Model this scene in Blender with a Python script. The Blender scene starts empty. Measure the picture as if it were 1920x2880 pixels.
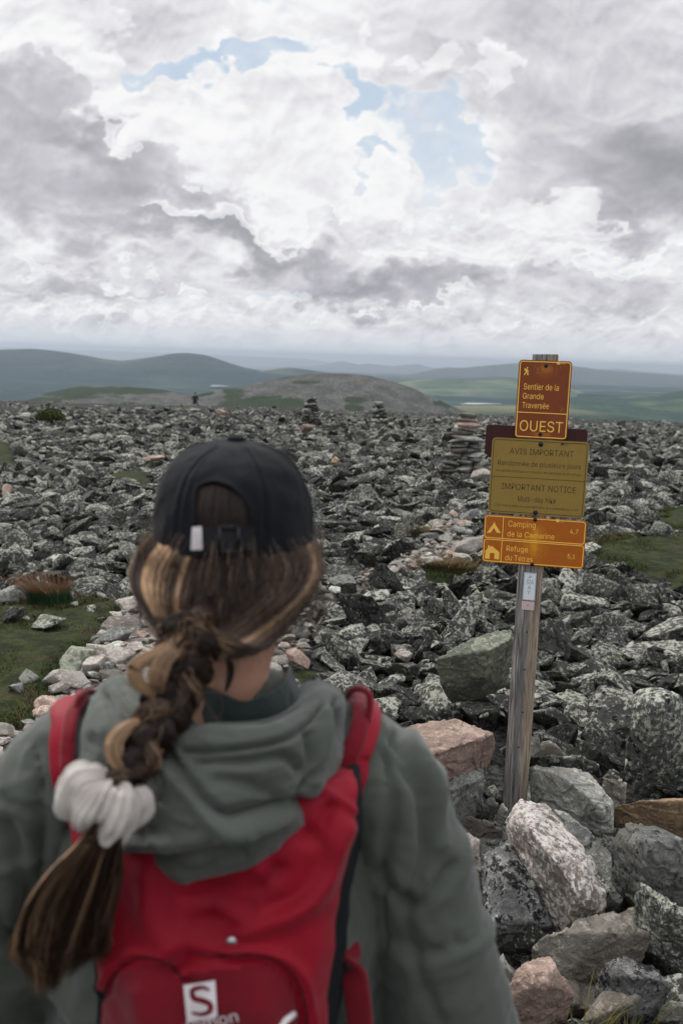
import bpy, bmesh, math, random
import numpy as np
from mathutils import Vector, Matrix, Euler, Quaternion

# ---------------------------------------------------------------- camera, world, sun, exposure
C = bpy.context.scene.collection
scene = bpy.context.scene
R = math.radians
F = 2286.7                                    # focal length in pixels of a 1568 x 2352 picture
PITCH, ROLL, EYE = R(8.85), R(1.857), 1.75
cam = bpy.data.cameras.new('camera'); camo = bpy.data.objects.new('camera', cam); C.objects.link(camo)
cam.sensor_fit = 'VERTICAL'; cam.sensor_height = 36; cam.sensor_width = 24; cam.lens = 35
cam.clip_start = 0.05; cam.clip_end = 60000
CM = Matrix.Rotation(math.pi/2 - PITCH, 3, 'X') @ Matrix.Rotation(ROLL, 3, 'Z')
camo.matrix_world = Matrix.Translation((0, 0, EYE)) @ CM.to_4x4()
scene.camera = camo
cam.dof.use_dof = True; cam.dof.focus_distance = 3.75; cam.dof.aperture_fstop = 5.0
EYEV = Vector((0, 0, EYE))
def ray(px, py):
    return (CM @ Vector(((px-784)/F, -(py-1176)/F, -1.0))).normalized()
def P(px, py, Y):                             # point seen at that pixel, Y metres ahead
    d = ray(px, py); return EYEV + d*(Y/d.y)
def PG(px, py, z=0.0):                        # point seen at that pixel on the level z
    d = ray(px, py); return EYEV + d*((z-EYE)/d.z)

SUN_EL, SUN_AZ = 48, -38                      # azimuth from +Y, negative = left
w = bpy.data.worlds.new('World'); scene.world = w; w.use_nodes = True
nt = w.node_tree; nt.nodes.clear()
class NG:
    """small helper to write node maths"""
    def __init__(s, nt): s.nt = nt
    def new(s, t, **k):
        n = s.nt.nodes.new(t)
        for a, b in k.items(): setattr(n, a, b)
        return n
    def put(s, sock, v):
        if isinstance(v, bpy.types.NodeSocket): s.nt.links.new(v, sock)
        elif v is not None: sock.default_value = v
    def m(s, op, a, b=None, c=None, clamp=False):
        n = s.new('ShaderNodeMath', operation=op, use_clamp=clamp)
        for i, v in enumerate((a, b, c)): s.put(n.inputs[i], v)
        return n.outputs[0]
    def vm(s, op, a, b=None, sc=None):
        n = s.new('ShaderNodeVectorMath', operation=op)
        s.put(n.inputs[0], a); s.put(n.inputs[1], b)
        if sc is not None: s.put(n.inputs[3], sc)
        return n.outputs['Value'] if op in ('LENGTH', 'DOT_PRODUCT', 'DISTANCE') else n.outputs[0]
    def mr(s, v, a, b, c=0.0, d=1.0, kind='SMOOTHSTEP'):
        n = s.new('ShaderNodeMapRange', interpolation_type=kind)
        for i, x in enumerate((v, a, b, c, d)): s.put(n.inputs[i], x)
        return n.outputs[0]
    def mix(s, f, a, b, mode='MIX'):
        n = s.new('ShaderNodeMix', data_type='RGBA', blend_type=mode)
        s.put(n.inputs[0], f)
        for i, v in ((6, a), (7, b)):
            if isinstance(v, tuple) and len(v) == 3: v = v + (1,)
            s.put(n.inputs[i], v)
        return n.outputs[2]
    def noise(s, v, scale, detail=4, rough=.55, dist=0.0, typ='FBM', color=False):
        n = s.new('ShaderNodeTexNoise'); n.noise_type = typ
        s.put(n.inputs['Vector'], v); s.put(n.inputs['Scale'], scale); s.put(n.inputs['Detail'], detail)
        s.put(n.inputs['Roughness'], rough); s.put(n.inputs['Distortion'], dist)
        return n.outputs[1] if color else n.outputs[0]
    def xyz(s, x, y, z=0.0):
        n = s.new('ShaderNodeCombineXYZ')
        for i, v in enumerate((x, y, z)): s.put(n.inputs[i], v)
        return n.outputs[0]
    def sep(s, v):
        n = s.new('ShaderNodeSeparateXYZ'); s.put(n.inputs[0], v); return n.outputs
g = NG(nt)
sky = g.new('ShaderNodeTexSky', sky_type='NISHITA', sun_disc=False)
sky.sun_elevation = R(SUN_EL); sky.sun_rotation = R(SUN_AZ); sky.air_density = 1.0; sky.dust_density = 1.0
bg = g.new('ShaderNodeBackground'); g.put(bg.inputs[0], sky.outputs[0]); bg.inputs[1].default_value = 0.05
out = g.new('ShaderNodeOutputWorld'); g.put(out.inputs[0], bg.outputs[0])

sun = bpy.data.lights.new('sun', 'SUN'); suno = bpy.data.objects.new('sun', sun); C.objects.link(suno)
sun.energy = 2.3; sun.angle = R(8); sun.color = (1, .95, .88)
sd = Vector((math.sin(R(SUN_AZ))*math.cos(R(SUN_EL)), math.cos(R(SUN_AZ))*math.cos(R(SUN_EL)), math.sin(R(SUN_EL))))
suno.rotation_euler = sd.to_track_quat('Z', 'Y').to_euler(); suno.location = (0, 0, 30)
vs = scene.view_settings
scene.display_settings.display_device = 'sRGB'
vs.view_transform = 'Standard'; vs.look = 'None'; vs.exposure = 0.0; vs.gamma = 1.0; vs.use_curve_mapping = False
scene.cycles.use_denoising = True; scene.cycles.volume_bounces = 0; scene.cycles.max_bounces = 6; scene.cycles.transparent_max_bounces = 8
scene.cycles.use_adaptive_sampling = True; scene.cycles.adaptive_threshold = .015
# ---------------------------------------------------------------- numpy noise
def _h(ix, iy, iz, seed):
    h = (ix*374761393 + iy*668265263 + iz*1274126177 + seed*974634777) & 0xffffffff
    h = ((h ^ (h >> 13))*1103515245) & 0xffffffff
    h = ((h ^ (h >> 16))*2654435769) & 0xffffffff
    return ((h ^ (h >> 15)) & 0xffff)/32767.5 - 1.0
def vnoise(p, seed=0):                        # value noise, -1..1, p is (N, 2 or 3)
    i = np.floor(p).astype(np.int64); f = p - i; f = f*f*f*(f*(f*6-15)+10)
    if p.shape[1] == 2:
        ix, iy = i.T; fx, fy = f.T; z = 0*ix
        a = _h(ix, iy, z, seed); b = _h(ix+1, iy, z, seed); c = _h(ix, iy+1, z, seed); d = _h(ix+1, iy+1, z, seed)
        return (a+(b-a)*fx)*(1-fy) + (c+(d-c)*fx)*fy
    ix, iy, iz = i.T; fx, fy, fz = f.T; r = []
    for dz_ in (0, 1):
        a = _h(ix, iy, iz+dz_, seed); b = _h(ix+1, iy, iz+dz_, seed); c = _h(ix, iy+1, iz+dz_, seed); d = _h(ix+1, iy+1, iz+dz_, seed)
        r.append((a+(b-a)*fx)*(1-fy) + (c+(d-c)*fx)*fy)
    return r[0] + (r[1]-r[0])*fz
def fbm(p, octaves=5, gain=.5, lac=2.03, seed=0, billow=False):
    p = np.asarray(p, float).copy(); s = 0; a = 1; t = 0
    c, sn = math.cos(.6), math.sin(.6)
    for k in range(octaves):
        n = vnoise(p, seed+k*17)
        s = s + a*((1-2*np.abs(n)) if billow else n); t += a; a *= gain
        q = p.copy(); p[:, 0] = (c*q[:, 0] - sn*q[:, 1])*lac + 13.7; p[:, 1] = (sn*q[:, 0] + c*q[:, 1])*lac + 7.1
        if p.shape[1] == 3: p[:, 2] = q[:, 2]*lac + 3.3
    return s/t
def sstep(x, a, b):
    t = np.clip((x-a)/(b-a), 0, 1); return t*t*(3-2*t)
# ---------------------------------------------------------------- cloud cover
GAPS = [(660, 150, 150, 42, 1, 10), (400, 150, 50, 40, .5, 30), (462, 205, 50, 75, 1, -35), (860, 232, 50, 55, .9, -30), (985, 245, 75, 35, .7, 0), (1080, 350, 62, 70, .95, 10),
        (880, 388, 115, 26, 1, 4), (1105, 465, 40, 20, .7, 0), (640, 640, 75, 22, .9, 0), (1440, 585, 120, 34, .8, -10), (565, 468, 70, 8, .7, 0),
        (320, 118, 60, 30, .5, 30), (330, 185, 20, 14, .6, 0), (420, 716, 260, 12, .4, -2), (582, 403, 36, 7, .6, 0), (625, 285, 22, 14, .4, 0), (1010, 310, 80, 50, .5, 0)]
DARK = [(1520, 400, 330, 120, .95, -6), (1400, 190, 460, 260, .34, 0), (1250, 40, 500, 140, .20, 0), (380, 60, 260, 120, .30, 20),
        (120, 350, 330, 110, .75, -4), (400, 400, 150, 50, .55, -14), (60, 490, 280, 70, .55, 0), (880, 650, 300, 45, .85, -4), (240, 240, 120, 80, .2, 0),
        (620, 560, 280, 55, .6, -12), (420, 505, 230, 38, .5, -6), (1440, 710, 260, 40, .45, 0), (200, 665, 300, 34, .55, 0),
        (800, 470, 70, 40, .4, 0), (950, 545, 120, 40, .3, 0), (180, 600, 80, 20, .4, 0), (1250, 640, 260, 30, .3, 0)]
LIT = [(700, 300, 240, 150, .55, 0), (140, 110, 180, 110, .85, -38), (380, 230, 110, 110, .8, -38), (1095, 165, 60, 65, .75, 0), (570, 120, 45, 50, .6, 0),
       (980, 470, 480, 50, .5, -6), (920, 140, 120, 110, .45, 0), (1200, 570, 300, 60, .4, -6), (250, 570, 240, 22, .4, 0), (120, 600, 60, 26, .6, 0), (260, 640, 50, 16, .5, 0),
       (560, 480, 260, 20, .45, -5), (700, 670, 60, 30, .6, 0), (500, 755, 120, 20, .4, 0), (760, 430, 200, 70, .3, 0), (430, 370, 70, 40, .3, -30), (150, 205, 50, 25, .5, 0)]
PUFF = [(700, 290, 200, 130, 1.0, 0), (640, 330, 180, 120, .8, 0), (150, 100, 130, 120, 1.0, -38), (340, 210, 90, 90, 1.0, -38), (430, 290, 60, 50, .8, -30), (1095, 165, 60, 70, .9, 0), (570, 120, 42, 42, .8, 0), (920, 110, 90, 100, .8, 0),
        (130, 602, 45, 22, 1, 0), (265, 636, 50, 16, 1, 0), (440, 752, 45, 16, 1, 0), (535, 760, 50, 13, 1, 0), (690, 662, 65, 32, 1, 0), (400, 690, 90, 16, .8, 0), (900, 535, 70, 40, 1, 0), (1010, 560, 60, 30, .9, 0), (1310, 590, 90, 32, 1, 0), (1440, 628, 70, 22, .9, 0), (1520, 560, 80, 40, .8, 0),
        (300, 742, 70, 12, .9, 0), (60, 716, 70, 11, .9, 0), (1000, 705, 90, 13, .8, 0), (1230, 480, 130, 50, .9, 0), (960, 430, 130, 40, .8, 0), (480, 480, 170, 20, .8, -4), (1500, 760, 90, 9, .8, 0), (1150, 750, 90, 8, .8, 0), (780, 740, 70, 9, .8, 0), (180, 740, 60, 9, .8, 0), (1110, 335, 22, 18, .8, 0), (160, 205, 50, 22, .8, 0), (420, 365, 50, 18, .7, -30), (760, 420, 90, 40, .7, 0)]
def cloud_colour(dirs):
    x, y, z = dirs.T; yy = np.abs(y) + .05
    a, e = x/yy, z/yy
    zc = np.maximum(z, 0); s = 1/(zc + .075); off = (y < 0)*9.0
    ks = (8.5, 13, 21); t1, t2 = sstep(-e, -.20, -.10), sstep(-e, -.085, -.035)
    ws = ((1-t1)*(1-t2), t1*(1-t2), t2); ws = [w_/(sum(ws)+1e-9) for w_ in ws]
    wp = wf = n1 = n2 = n3 = det = 0
    for K, wt in zip(ks, ws):
        q = np.stack([a*K+off+K, e*K*(1.25+K*.012)], 1); m_ = wt[:, None]
        p1 = np.stack([fbm(q*.8, 3, seed=5), fbm(q*.8, 3, seed=9)], 1); p2 = np.stack([fbm(q*3, 4, .55, seed=15), fbm(q*3, 4, .55, seed=19)], 1)
        wp = wp+m_*p1; wf = wf+m_*p2; qw = q+p1*.24+p2*.035
        def field(p): return fbm(p*.8, 7, .5, seed=31)*.55 + fbm(p*1.5, 6, .5, seed=71, billow=True)*.45
        n1 = n1+wt*field(qw); n2 = n2+wt*field(qw+np.array([-.02, .07])); n3 = n3+wt*field(qw+np.array([-.05, .26])); det = det+wt*fbm(qw*3.5, 5, .5, seed=91, billow=True)
    q = np.stack([a, e], 1)*6
    sc = 1/(1 + s*.06)
    wa = a + (wp[:, 0]*.11 + wf[:, 0]*.055)*sc; we = e + (wp[:, 1]*.07 + wf[:, 1]*.040)*sc
    def blobs(lst, inner=.0):
        t = 0
        for (px, py, rx, ry, amp, rot) in lst:
            d = ray(px, py); ca, ce = d.x/(d.y+.05), d.z/(d.y+.05)
            u, v = wa-ca, we-ce; c, sn = math.cos(R(rot)), math.sin(R(rot))
            rr = np.hypot((u*c+v*sn)*F/rx, (-u*sn+v*c)*F/ry)
            t = t + amp*sstep(-rr, -1.35, -inner)
        return t
    gp, dk, lt = blobs(GAPS, .35), blobs(DARK), blobs(LIT)
    pf = blobs(PUFF, .1)
    dens = .46 + n1*.85 + .20*np.minimum(dk+lt, 1) - gp*.78
    alpha = sstep(dens + .16*det + .07, -.16, .40); alpha = np.maximum(alpha, sstep(.35*wf[:, 0]+.5*wp[:, 1]+.45*n1+.28, -.1, 1.05)*.9)
    rel = (n1-n2)*1.1 + (n1-n3)*.55
    thick = sstep(n1 + .25*fbm(q*.9, 3, seed=55), -.15, .65)
    low = sstep(-z, -.16, -.03)
    sh = .91 + rel*.8*(1-.45*np.minimum(dk, 1)) - .16*thick + .04*det + .24*lt - .60*dk - .06*(1-lt)*low
    edge = 1 - sstep(dens, .05, .5); sh = sh + .16*edge*(1-.6*np.minimum(dk, 1))
    # crisp heaped tops standing in front of the sheet, bright above and grey below
    pd_ = pf*1.05 + n1*1.15 + .24*det - .56; pu = pf*0
    pa = sstep(pd_, -.03, .20)*sstep(pf, .05, .35); psh = 1.07 + rel*.85 - .24*sstep(pd_, .5, 1.4) - .30*np.minimum(dk, 1)
    sh = sh*(1-pa*.85) + psh*pa*.85; alpha = np.maximum(alpha, pa)
    halo = np.exp(-((pd_+.06)/.10)**2)*(1-pa)*sstep(pf, .02, .3); sh = sh - .04*halo
    sh = np.clip((.56 + (sh-.56)*.84), 0, 1.15)
    xp = [0, .25, .5, .75, 1, 1.15]
    col = np.stack([np.interp(sh, xp, [.27, .375, .545, .76, .925, .965]), np.interp(sh, xp, [.27, .37, .53, .755, .925, .96]), np.interp(sh, xp, [.29, .405, .575, .785, .93, .965])], 1)
    up = sstep(z, 0, .35)[:, None]
    blue = np.array([.70, .78, .85])*(1-up) + np.array([.50, .62, .77])*up
    c = blue*(1-alpha[:, None]) + col*alpha[:, None]
    h = (sstep(-z, -.040, .0)*.8)[:, None]
    return c*(1-h) + np.array([.70, .735, .79])*h
# ---------------------------------------------------------------- helpers
def mesh(name, V, Fc, smooth=True, mat=None, parent=None, attrs=None, link=True, mats=None, midx=None):
    """verts (N,3), faces: array (M,3) / (M,4) or a list of tuples"""
    V = np.asarray(V, np.float32); me = bpy.data.meshes.new(name)
    if isinstance(Fc, np.ndarray):
        Fc = Fc.astype(np.int32); M, k = Fc.shape
        me.vertices.add(len(V)); me.vertices.foreach_set('co', V.ravel())
        me.loops.add(M*k); me.loops.foreach_set('vertex_index', Fc.ravel())
        me.polygons.add(M); me.polygons.foreach_set('loop_start', np.arange(M, dtype=np.int32)*k)
        me.update(calc_edges=True)
    else:
        me.from_pydata([tuple(map(float, v)) for v in V], [], [tuple(int(i) for i in f) for f in Fc]); me.update()
    me.polygons.foreach_set('use_smooth', np.full(len(me.polygons), smooth))
    if attrs:
        for an, (typ, dat) in attrs.items():
            a = me.attributes.new(an, typ, 'POINT')
            a.data.foreach_set({'FLOAT': 'value', 'FLOAT_COLOR': 'color', 'FLOAT_VECTOR': 'vector'}[typ], np.asarray(dat, np.float32).ravel())
    o = bpy.data.objects.new(name, me)
    for m_ in (mats or ([mat] if mat else [])): me.materials.append(m_)
    if midx is not None: me.polygons.foreach_set('material_index', np.asarray(midx, np.int32))
    if parent: o.parent = parent
    if link: C.objects.link(o)
    return o
def tag(o, label=None, cat=None, group=None, kind=None):
    for k_, v in (('label', label), ('category', cat), ('group', group), ('kind', kind)):
        if v: o[k_] = v
    return o
def empty(name, loc, label, cat, group=None):
    o = bpy.data.objects.new(name, None); C.objects.link(o); o.location = loc; o.empty_display_size = .1
    return tag(o, label, cat, group)
def local(o, V):                              # world points -> the unrotated parent's space
    V = np.asarray(V, float)
    while o is not None: V = V - np.array(o.location); o = o.parent
    return V
def grid_faces(nr, nc, wrap=False):
    r = np.arange(nr-1)[:, None]; c = np.arange(nc if wrap else nc-1)[None, :]; c2 = (c+1) % nc
    return np.stack([r*nc+c, r*nc+c2, (r+1)*nc+c2, (r+1)*nc+c], -1).reshape(-1, 4)
def catmull(pts, n):
    """smooth curve through pts, n samples, rows are points of any dimension"""
    p = np.asarray(pts, float); m = len(p); t = np.linspace(0, m-1, n); i = np.clip(t.astype(int), 0, m-2); f = (t-i)[:, None]
    g_ = lambda k_: p[np.clip(k_, 0, m-1)]
    p0, p1, p2, p3 = g_(i-1), g_(i), g_(i+1), g_(i+2)
    p0 = np.where((i == 0)[:, None], 2*p1-p2, p0); p3 = np.where((i == m-2)[:, None], 2*p2-p1, p3)
    return .5*((2*p1)+(p2-p0)*f+(2*p0-5*p1+4*p2-p3)*f**2+(3*p1-p0-3*p2+p3)*f**3)
def frames(c):
    T = np.gradient(c, axis=0); T /= np.linalg.norm(T, axis=1)[:, None]+1e-9
    N = np.zeros_like(T); up = np.array([0, 0, 1.]) if abs(T[0, 2]) < .9 else np.array([1., 0, 0])
    n = np.cross(T[0], up)
    for i in range(len(T)):
        n = n - T[i]*np.dot(n, T[i]); n /= np.linalg.norm(n)+1e-9; N[i] = n
    return T, N, np.cross(T, N)
def tube(c, r, k=10, cap=True, flat=1.0):
    """swept tube along c with radius r (scalar or array); returns V, F (quads + cap tris as degenerate-free list)"""
    c = np.asarray(c, float); r = np.broadcast_to(np.asarray(r, float), (len(c),)); T, N, B = frames(c)
    a = np.linspace(0, 2*math.pi, k, endpoint=False)
    V = c[:, None]+r[:, None, None]*(np.cos(a)[None, :, None]*N[:, None]+flat*np.sin(a)[None, :, None]*B[:, None])
    V = V.reshape(-1, 3); Fq = [tuple(x) for x in grid_faces(len(c), k, True)]
    if cap: Fq += [tuple(range(k))[::-1], tuple(range((len(c)-1)*k, len(c)*k))]
    return V, Fq
def join(lst):
    V, Fq, o = [], [], 0
    for v, f in lst:
        V.append(np.asarray(v)); Fq += [tuple(int(i)+o for i in q) for q in f]; o += len(v)
    return np.concatenate(V), Fq
def boxm(c, sx, sy, sz, M=None):
    V = np.array([(x, y, z) for x in (-.5, .5) for y in (-.5, .5) for z in (-.5, .5)])*[sx, sy, sz]
    if M is not None: V = V @ np.array(M).T
    return V+np.asarray(c), [(0, 1, 3, 2), (4, 6, 7, 5), (0, 4, 5, 1), (2, 3, 7, 6), (0, 2, 6, 4), (1, 5, 7, 3)]
def newmat(name, rough=.8, base=None, spec=.3):
    m = bpy.data.materials.new(name); m.use_nodes = True; n = m.node_tree; b = n.nodes['Principled BSDF']
    b.inputs['Roughness'].default_value = rough; b.inputs['Specular IOR Level'].default_value = spec
    if base: b.inputs['Base Color'].default_value = tuple(base)+(1,)
    return m, NG(n), b
def bump(g, b, h, strength=.5, dist=.01):
    n = g.new('ShaderNodeBump'); g.put(n.inputs['Height'], h); n.inputs['Strength'].default_value = strength
    n.inputs['Distance'].default_value = dist; g.put(b.inputs['Normal'], n.outputs[0])
def pos(g): return g.new('ShaderNodeNewGeometry').outputs['Position']
def attr(g, name, typ='Fac'): return g.new('ShaderNodeAttribute', attribute_name=name).outputs[typ]
def inpoly(x, y, poly):
    r = np.zeros(np.shape(x), bool); n = len(poly)
    for i in range(n):
        x1, y1 = poly[i]; x2, y2 = poly[(i+1) % n]
        r ^= ((y1 > y) != (y2 > y)) & (x < (x2-x1)*(y-y1)/(y2-y1+1e-12)+x1)
    return r
def pdist(x, y, poly):                        # distance to the polygon's outline
    d = np.full(np.shape(x), 1e9); n = len(poly)
    for i in range(n):
        ax, ay_ = poly[i]; bx, by = poly[(i+1) % n]; vx, vy = bx-ax, by-ay_
        t = np.clip(((x-ax)*vx+(y-ay_)*vy)/(vx*vx+vy*vy+1e-12), 0, 1); d = np.minimum(d, np.hypot(x-ax-t*vx, y-ay_-t*vy))
    return d
def topix(V):
    V = np.atleast_2d(V); q = (V-np.array([0, 0, EYE])) @ np.array(CM); zz = -q[:, 2]
    zz = np.where(np.abs(zz) < 1e-6, 1e-6, zz)
    return 784+F*q[:, 0]/zz, 1176-F*q[:, 1]/zz, zz

# ---------------------------------------------------------------- sky: a dome carrying the cloud cover, over the world's sky
SKYR = 40000.0
def sky_dome():
    az = np.concatenate([np.arange(-180, -45, 3.), np.arange(-45, -24, .12), np.arange(-24, 24, .055), np.arange(24, 45, .12), np.arange(45, 180.1, 3.)])
    el = np.concatenate([np.arange(-6, -.6, 1.), np.arange(-.6, 21.5, .055), np.arange(21.5, 90.1, 3.)])
    A, E = np.meshgrid(np.radians(az), np.radians(el))
    d = np.stack([np.sin(A)*np.cos(E), np.cos(A)*np.cos(E), np.sin(E)], -1).reshape(-1, 3)
    c = cloud_colour(d)
    m = bpy.data.materials.new('cloudy_sky'); m.use_nodes = True; n = m.node_tree; n.nodes.clear(); g = NG(n)
    em = g.new('ShaderNodeEmission'); g.put(em.inputs[0], attr(g, 'tint', 'Color'))
    tr = g.new('ShaderNodeBsdfTransparent'); ad = g.new('ShaderNodeAddShader'); ou = g.new('ShaderNodeOutputMaterial')
    g.put(ad.inputs[0], em.outputs[0]); g.put(ad.inputs[1], tr.outputs[0])        # high up the sun's light comes through the cloud
    mx = g.new('ShaderNodeMixShader'); g.put(mx.inputs[0], g.mr(g.sep(pos(g))[2], SKYR*math.sin(R(24)), SKYR*math.sin(R(32))))
    g.put(mx.inputs[1], em.outputs[0]); g.put(mx.inputs[2], ad.outputs[0]); g.put(ou.inputs[0], mx.outputs[0])
    m.cycles.emission_sampling = 'NONE'
    c = np.minimum(c, 1)*(1+.75*sstep(d[:, 2], .42, .85))[:, None]            # overhead cover, out of view, brightened to add light from above
    c = np.concatenate([c, np.ones((len(c), 1))], 1)
    tag(mesh('sky', d*SKYR, grid_faces(len(el), len(az)), True, m, attrs={'tint': ('FLOAT_COLOR', c)}), kind='structure')
sky_dome()

# ---------------------------------------------------------------- far country
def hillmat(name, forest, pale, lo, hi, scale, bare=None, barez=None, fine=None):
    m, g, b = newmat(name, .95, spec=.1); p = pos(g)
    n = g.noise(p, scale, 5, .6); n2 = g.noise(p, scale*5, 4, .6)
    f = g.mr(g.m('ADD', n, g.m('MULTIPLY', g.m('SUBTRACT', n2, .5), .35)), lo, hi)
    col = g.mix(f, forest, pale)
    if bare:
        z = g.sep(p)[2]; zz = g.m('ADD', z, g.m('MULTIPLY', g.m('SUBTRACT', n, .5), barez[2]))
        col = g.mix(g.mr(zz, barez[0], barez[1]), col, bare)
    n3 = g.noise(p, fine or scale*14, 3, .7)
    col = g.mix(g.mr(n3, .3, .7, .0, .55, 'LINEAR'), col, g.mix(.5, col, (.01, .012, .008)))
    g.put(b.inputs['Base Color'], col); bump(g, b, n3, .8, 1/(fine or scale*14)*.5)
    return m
def ridge(name, pts, Y, zb, front, back, mat, amp=.12, nr=46, step=4, seed=1, label=None, wide=True):
    """hill whose crest is seen along pts, Y metres ahead, foot at level zb; real depth front and back"""
    pts = sorted(pts)
    if wide: pts = [(pts[0][0]-1500, pts[0][1]-20), (pts[0][0]-500, pts[0][1]+14)]+pts+[(pts[-1][0]+500, pts[-1][1]+30), (pts[-1][0]+1500, pts[-1][1]+62)]
    xs = np.arange(pts[0][0], pts[-1][0]+.1, step)
    ys = np.interp(xs, [p[0] for p in pts], [p[1] for p in pts])
    ys = np.convolve(np.pad(ys, 3, mode='edge'), [.1, .13, .17, .2, .17, .13, .1], 'valid')
    crest = np.array([P(x, y, Y) for x, y in zip(xs, ys)])
    t = np.concatenate([-np.linspace(1, 0, nr)**1.3, np.linspace(0, 1, nr//2)[1:]**1.3])
    V = []
    for ti in t:
        k_ = 1+ti*(front if ti < 0 else back)/Y
        prof = (1-abs(ti))**1.25 if ti < 0 else (1-ti)**1.1
        prof = prof*.55+.45*(.5+.5*math.cos(math.pi*abs(ti)))
        V.append(np.stack([crest[:, 0]*k_, crest[:, 1]*k_, zb+(crest[:, 2]-zb)*prof], 1))
    V = np.array(V); sh = V.shape; V = V.reshape(-1, 3)
    H_ = np.maximum(crest[:, 2]-zb, 1).mean(); fade = np.repeat(np.sin(np.clip(np.abs(t), 0, 1)*math.pi)**.7, len(xs))
    n = fbm(V[:, :2]/(H_*1.6), 6, .5, seed=seed)
    fine = fbm(V[:, :2]/(H_*.25), 4, .5, seed=seed+5)
    V[:, 2] += H_*(amp*n*fade + .012*fine)
    return tag(mesh(name, V, grid_faces(sh[0], sh[1]), True, mat), label, kind='structure')
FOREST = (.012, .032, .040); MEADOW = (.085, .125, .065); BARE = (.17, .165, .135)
VZ = -62.0
def valley():
    rr = np.concatenate([np.geomspace(500, 20000, 260)]); aa = np.radians(np.linspace(-62, 62, 460))
    Rr, A = np.meshgrid(rr, aa, indexing='ij'); X, Y_ = Rr*np.sin(A), Rr*np.cos(A)
    p = np.stack([X.ravel(), Y_.ravel()], 1)
    z = VZ + 2.5*fbm(p/900, 5, seed=3) + np.interp(Rr.ravel(), [0, 1900, 5000, 20000], [0, 0, -20, -230])
    m = hillmat('valley_forest', (.015, .040, .045), (.060, .100, .070), .52, .64, .0011, fine=.02)
    tag(mesh('ground', np.stack([p[:, 0], p[:, 1], z], 1), grid_faces(len(rr), len(aa)), True, m), kind='structure')
valley()
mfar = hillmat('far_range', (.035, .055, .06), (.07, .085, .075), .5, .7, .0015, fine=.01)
m1 = hillmat('mountain_forest', FOREST, (.06, .09, .06), .5, .66, .003, bare=(.16, .15, .13), barez=(-5, 8, 18), fine=.03)
mh = hillmat('green_hill', (.024, .055, .042), MEADOW, .46, .6, .005, fine=.06)
mp = hillmat('pale_hill', (.045, .085, .060), (.14, .17, .10), .40, .58, .0035, fine=.05)
md = hillmat('dark_hill', (.022, .05, .036), (.05, .08, .045), .5, .66, .01, bare=(.17, .17, .10), barez=(-43, -36, 5), fine=.09)
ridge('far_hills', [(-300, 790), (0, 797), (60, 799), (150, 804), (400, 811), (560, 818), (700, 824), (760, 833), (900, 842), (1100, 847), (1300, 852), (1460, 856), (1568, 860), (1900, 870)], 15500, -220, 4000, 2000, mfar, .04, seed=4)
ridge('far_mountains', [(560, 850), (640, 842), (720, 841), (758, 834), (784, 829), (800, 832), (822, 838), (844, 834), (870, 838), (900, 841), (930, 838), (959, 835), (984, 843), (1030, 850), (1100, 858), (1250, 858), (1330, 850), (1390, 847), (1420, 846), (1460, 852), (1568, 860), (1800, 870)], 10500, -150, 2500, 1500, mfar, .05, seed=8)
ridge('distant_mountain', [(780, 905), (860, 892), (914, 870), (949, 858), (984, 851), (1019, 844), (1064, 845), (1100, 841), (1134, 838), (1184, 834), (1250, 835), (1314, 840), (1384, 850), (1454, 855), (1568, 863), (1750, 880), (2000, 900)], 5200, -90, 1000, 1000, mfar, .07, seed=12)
ridge('left_mountain', [(-500, 850), (-300, 830), (-120, 812), (-40, 806), (0, 803), (45, 802), (75, 801), (110, 804), (150, 809), (200, 817), (235, 824), (280, 829), (305, 826), (340, 821), (365, 818), (395, 812), (430, 810), (470, 815), (500, 824), (530, 835), (565, 845), (590, 850), (640, 862), (720, 876)], 2600, VZ, 420, 600, m1, .13, seed=16, nr=80)
ridge('left_mountain_spur', [(560, 876), (590, 856), (630, 848), (660, 844), (700, 848), (760, 857), (830, 868), (900, 885)], 2400, VZ, 300, 300, m1, .06, seed=21)
ridge('forest_hill', [(-500, 800), (-200, 818), (0, 829), (100, 833), (250, 838), (350, 841), (480, 848), (600, 856), (740, 868), (860, 890)], 2250, VZ, 240, 250, hillmat('forest', (.011, .032, .040), (.028, .055, .052), .5, .66, .004, fine=.05), .03, seed=25)
ridge('pale_green_hill', [(830, 905), (870, 888), (929, 876), (960, 872), (1014, 869), (1080, 868), (1144, 865), (1184, 868), (1250, 876), (1300, 892), (1340, 915), (1450, 930), (1600, 960)], 2200, VZ, 480, 400, mp, .05, seed=29)
ridge('right_green_hill', [(1160, 938), (1250, 920), (1309, 912), (1384, 910), (1440, 910), (1480, 906), (1509, 905), (1540, 901), (1568, 897), (1640, 885), (1760, 870), (1950, 862), (2200, 860)], 1350, VZ, 330, 350, mh, .06, seed=33)
ridge('dark_green_hill', [(850, 948), (980, 936), (1079, 931), (1180, 932), (1250, 935), (1314, 940), (1359, 944), (1434, 955), (1494, 967), (1568, 978), (1700, 990), (1900, 1010)], 880, VZ, 180, 200, md, .06, seed=37)
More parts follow.
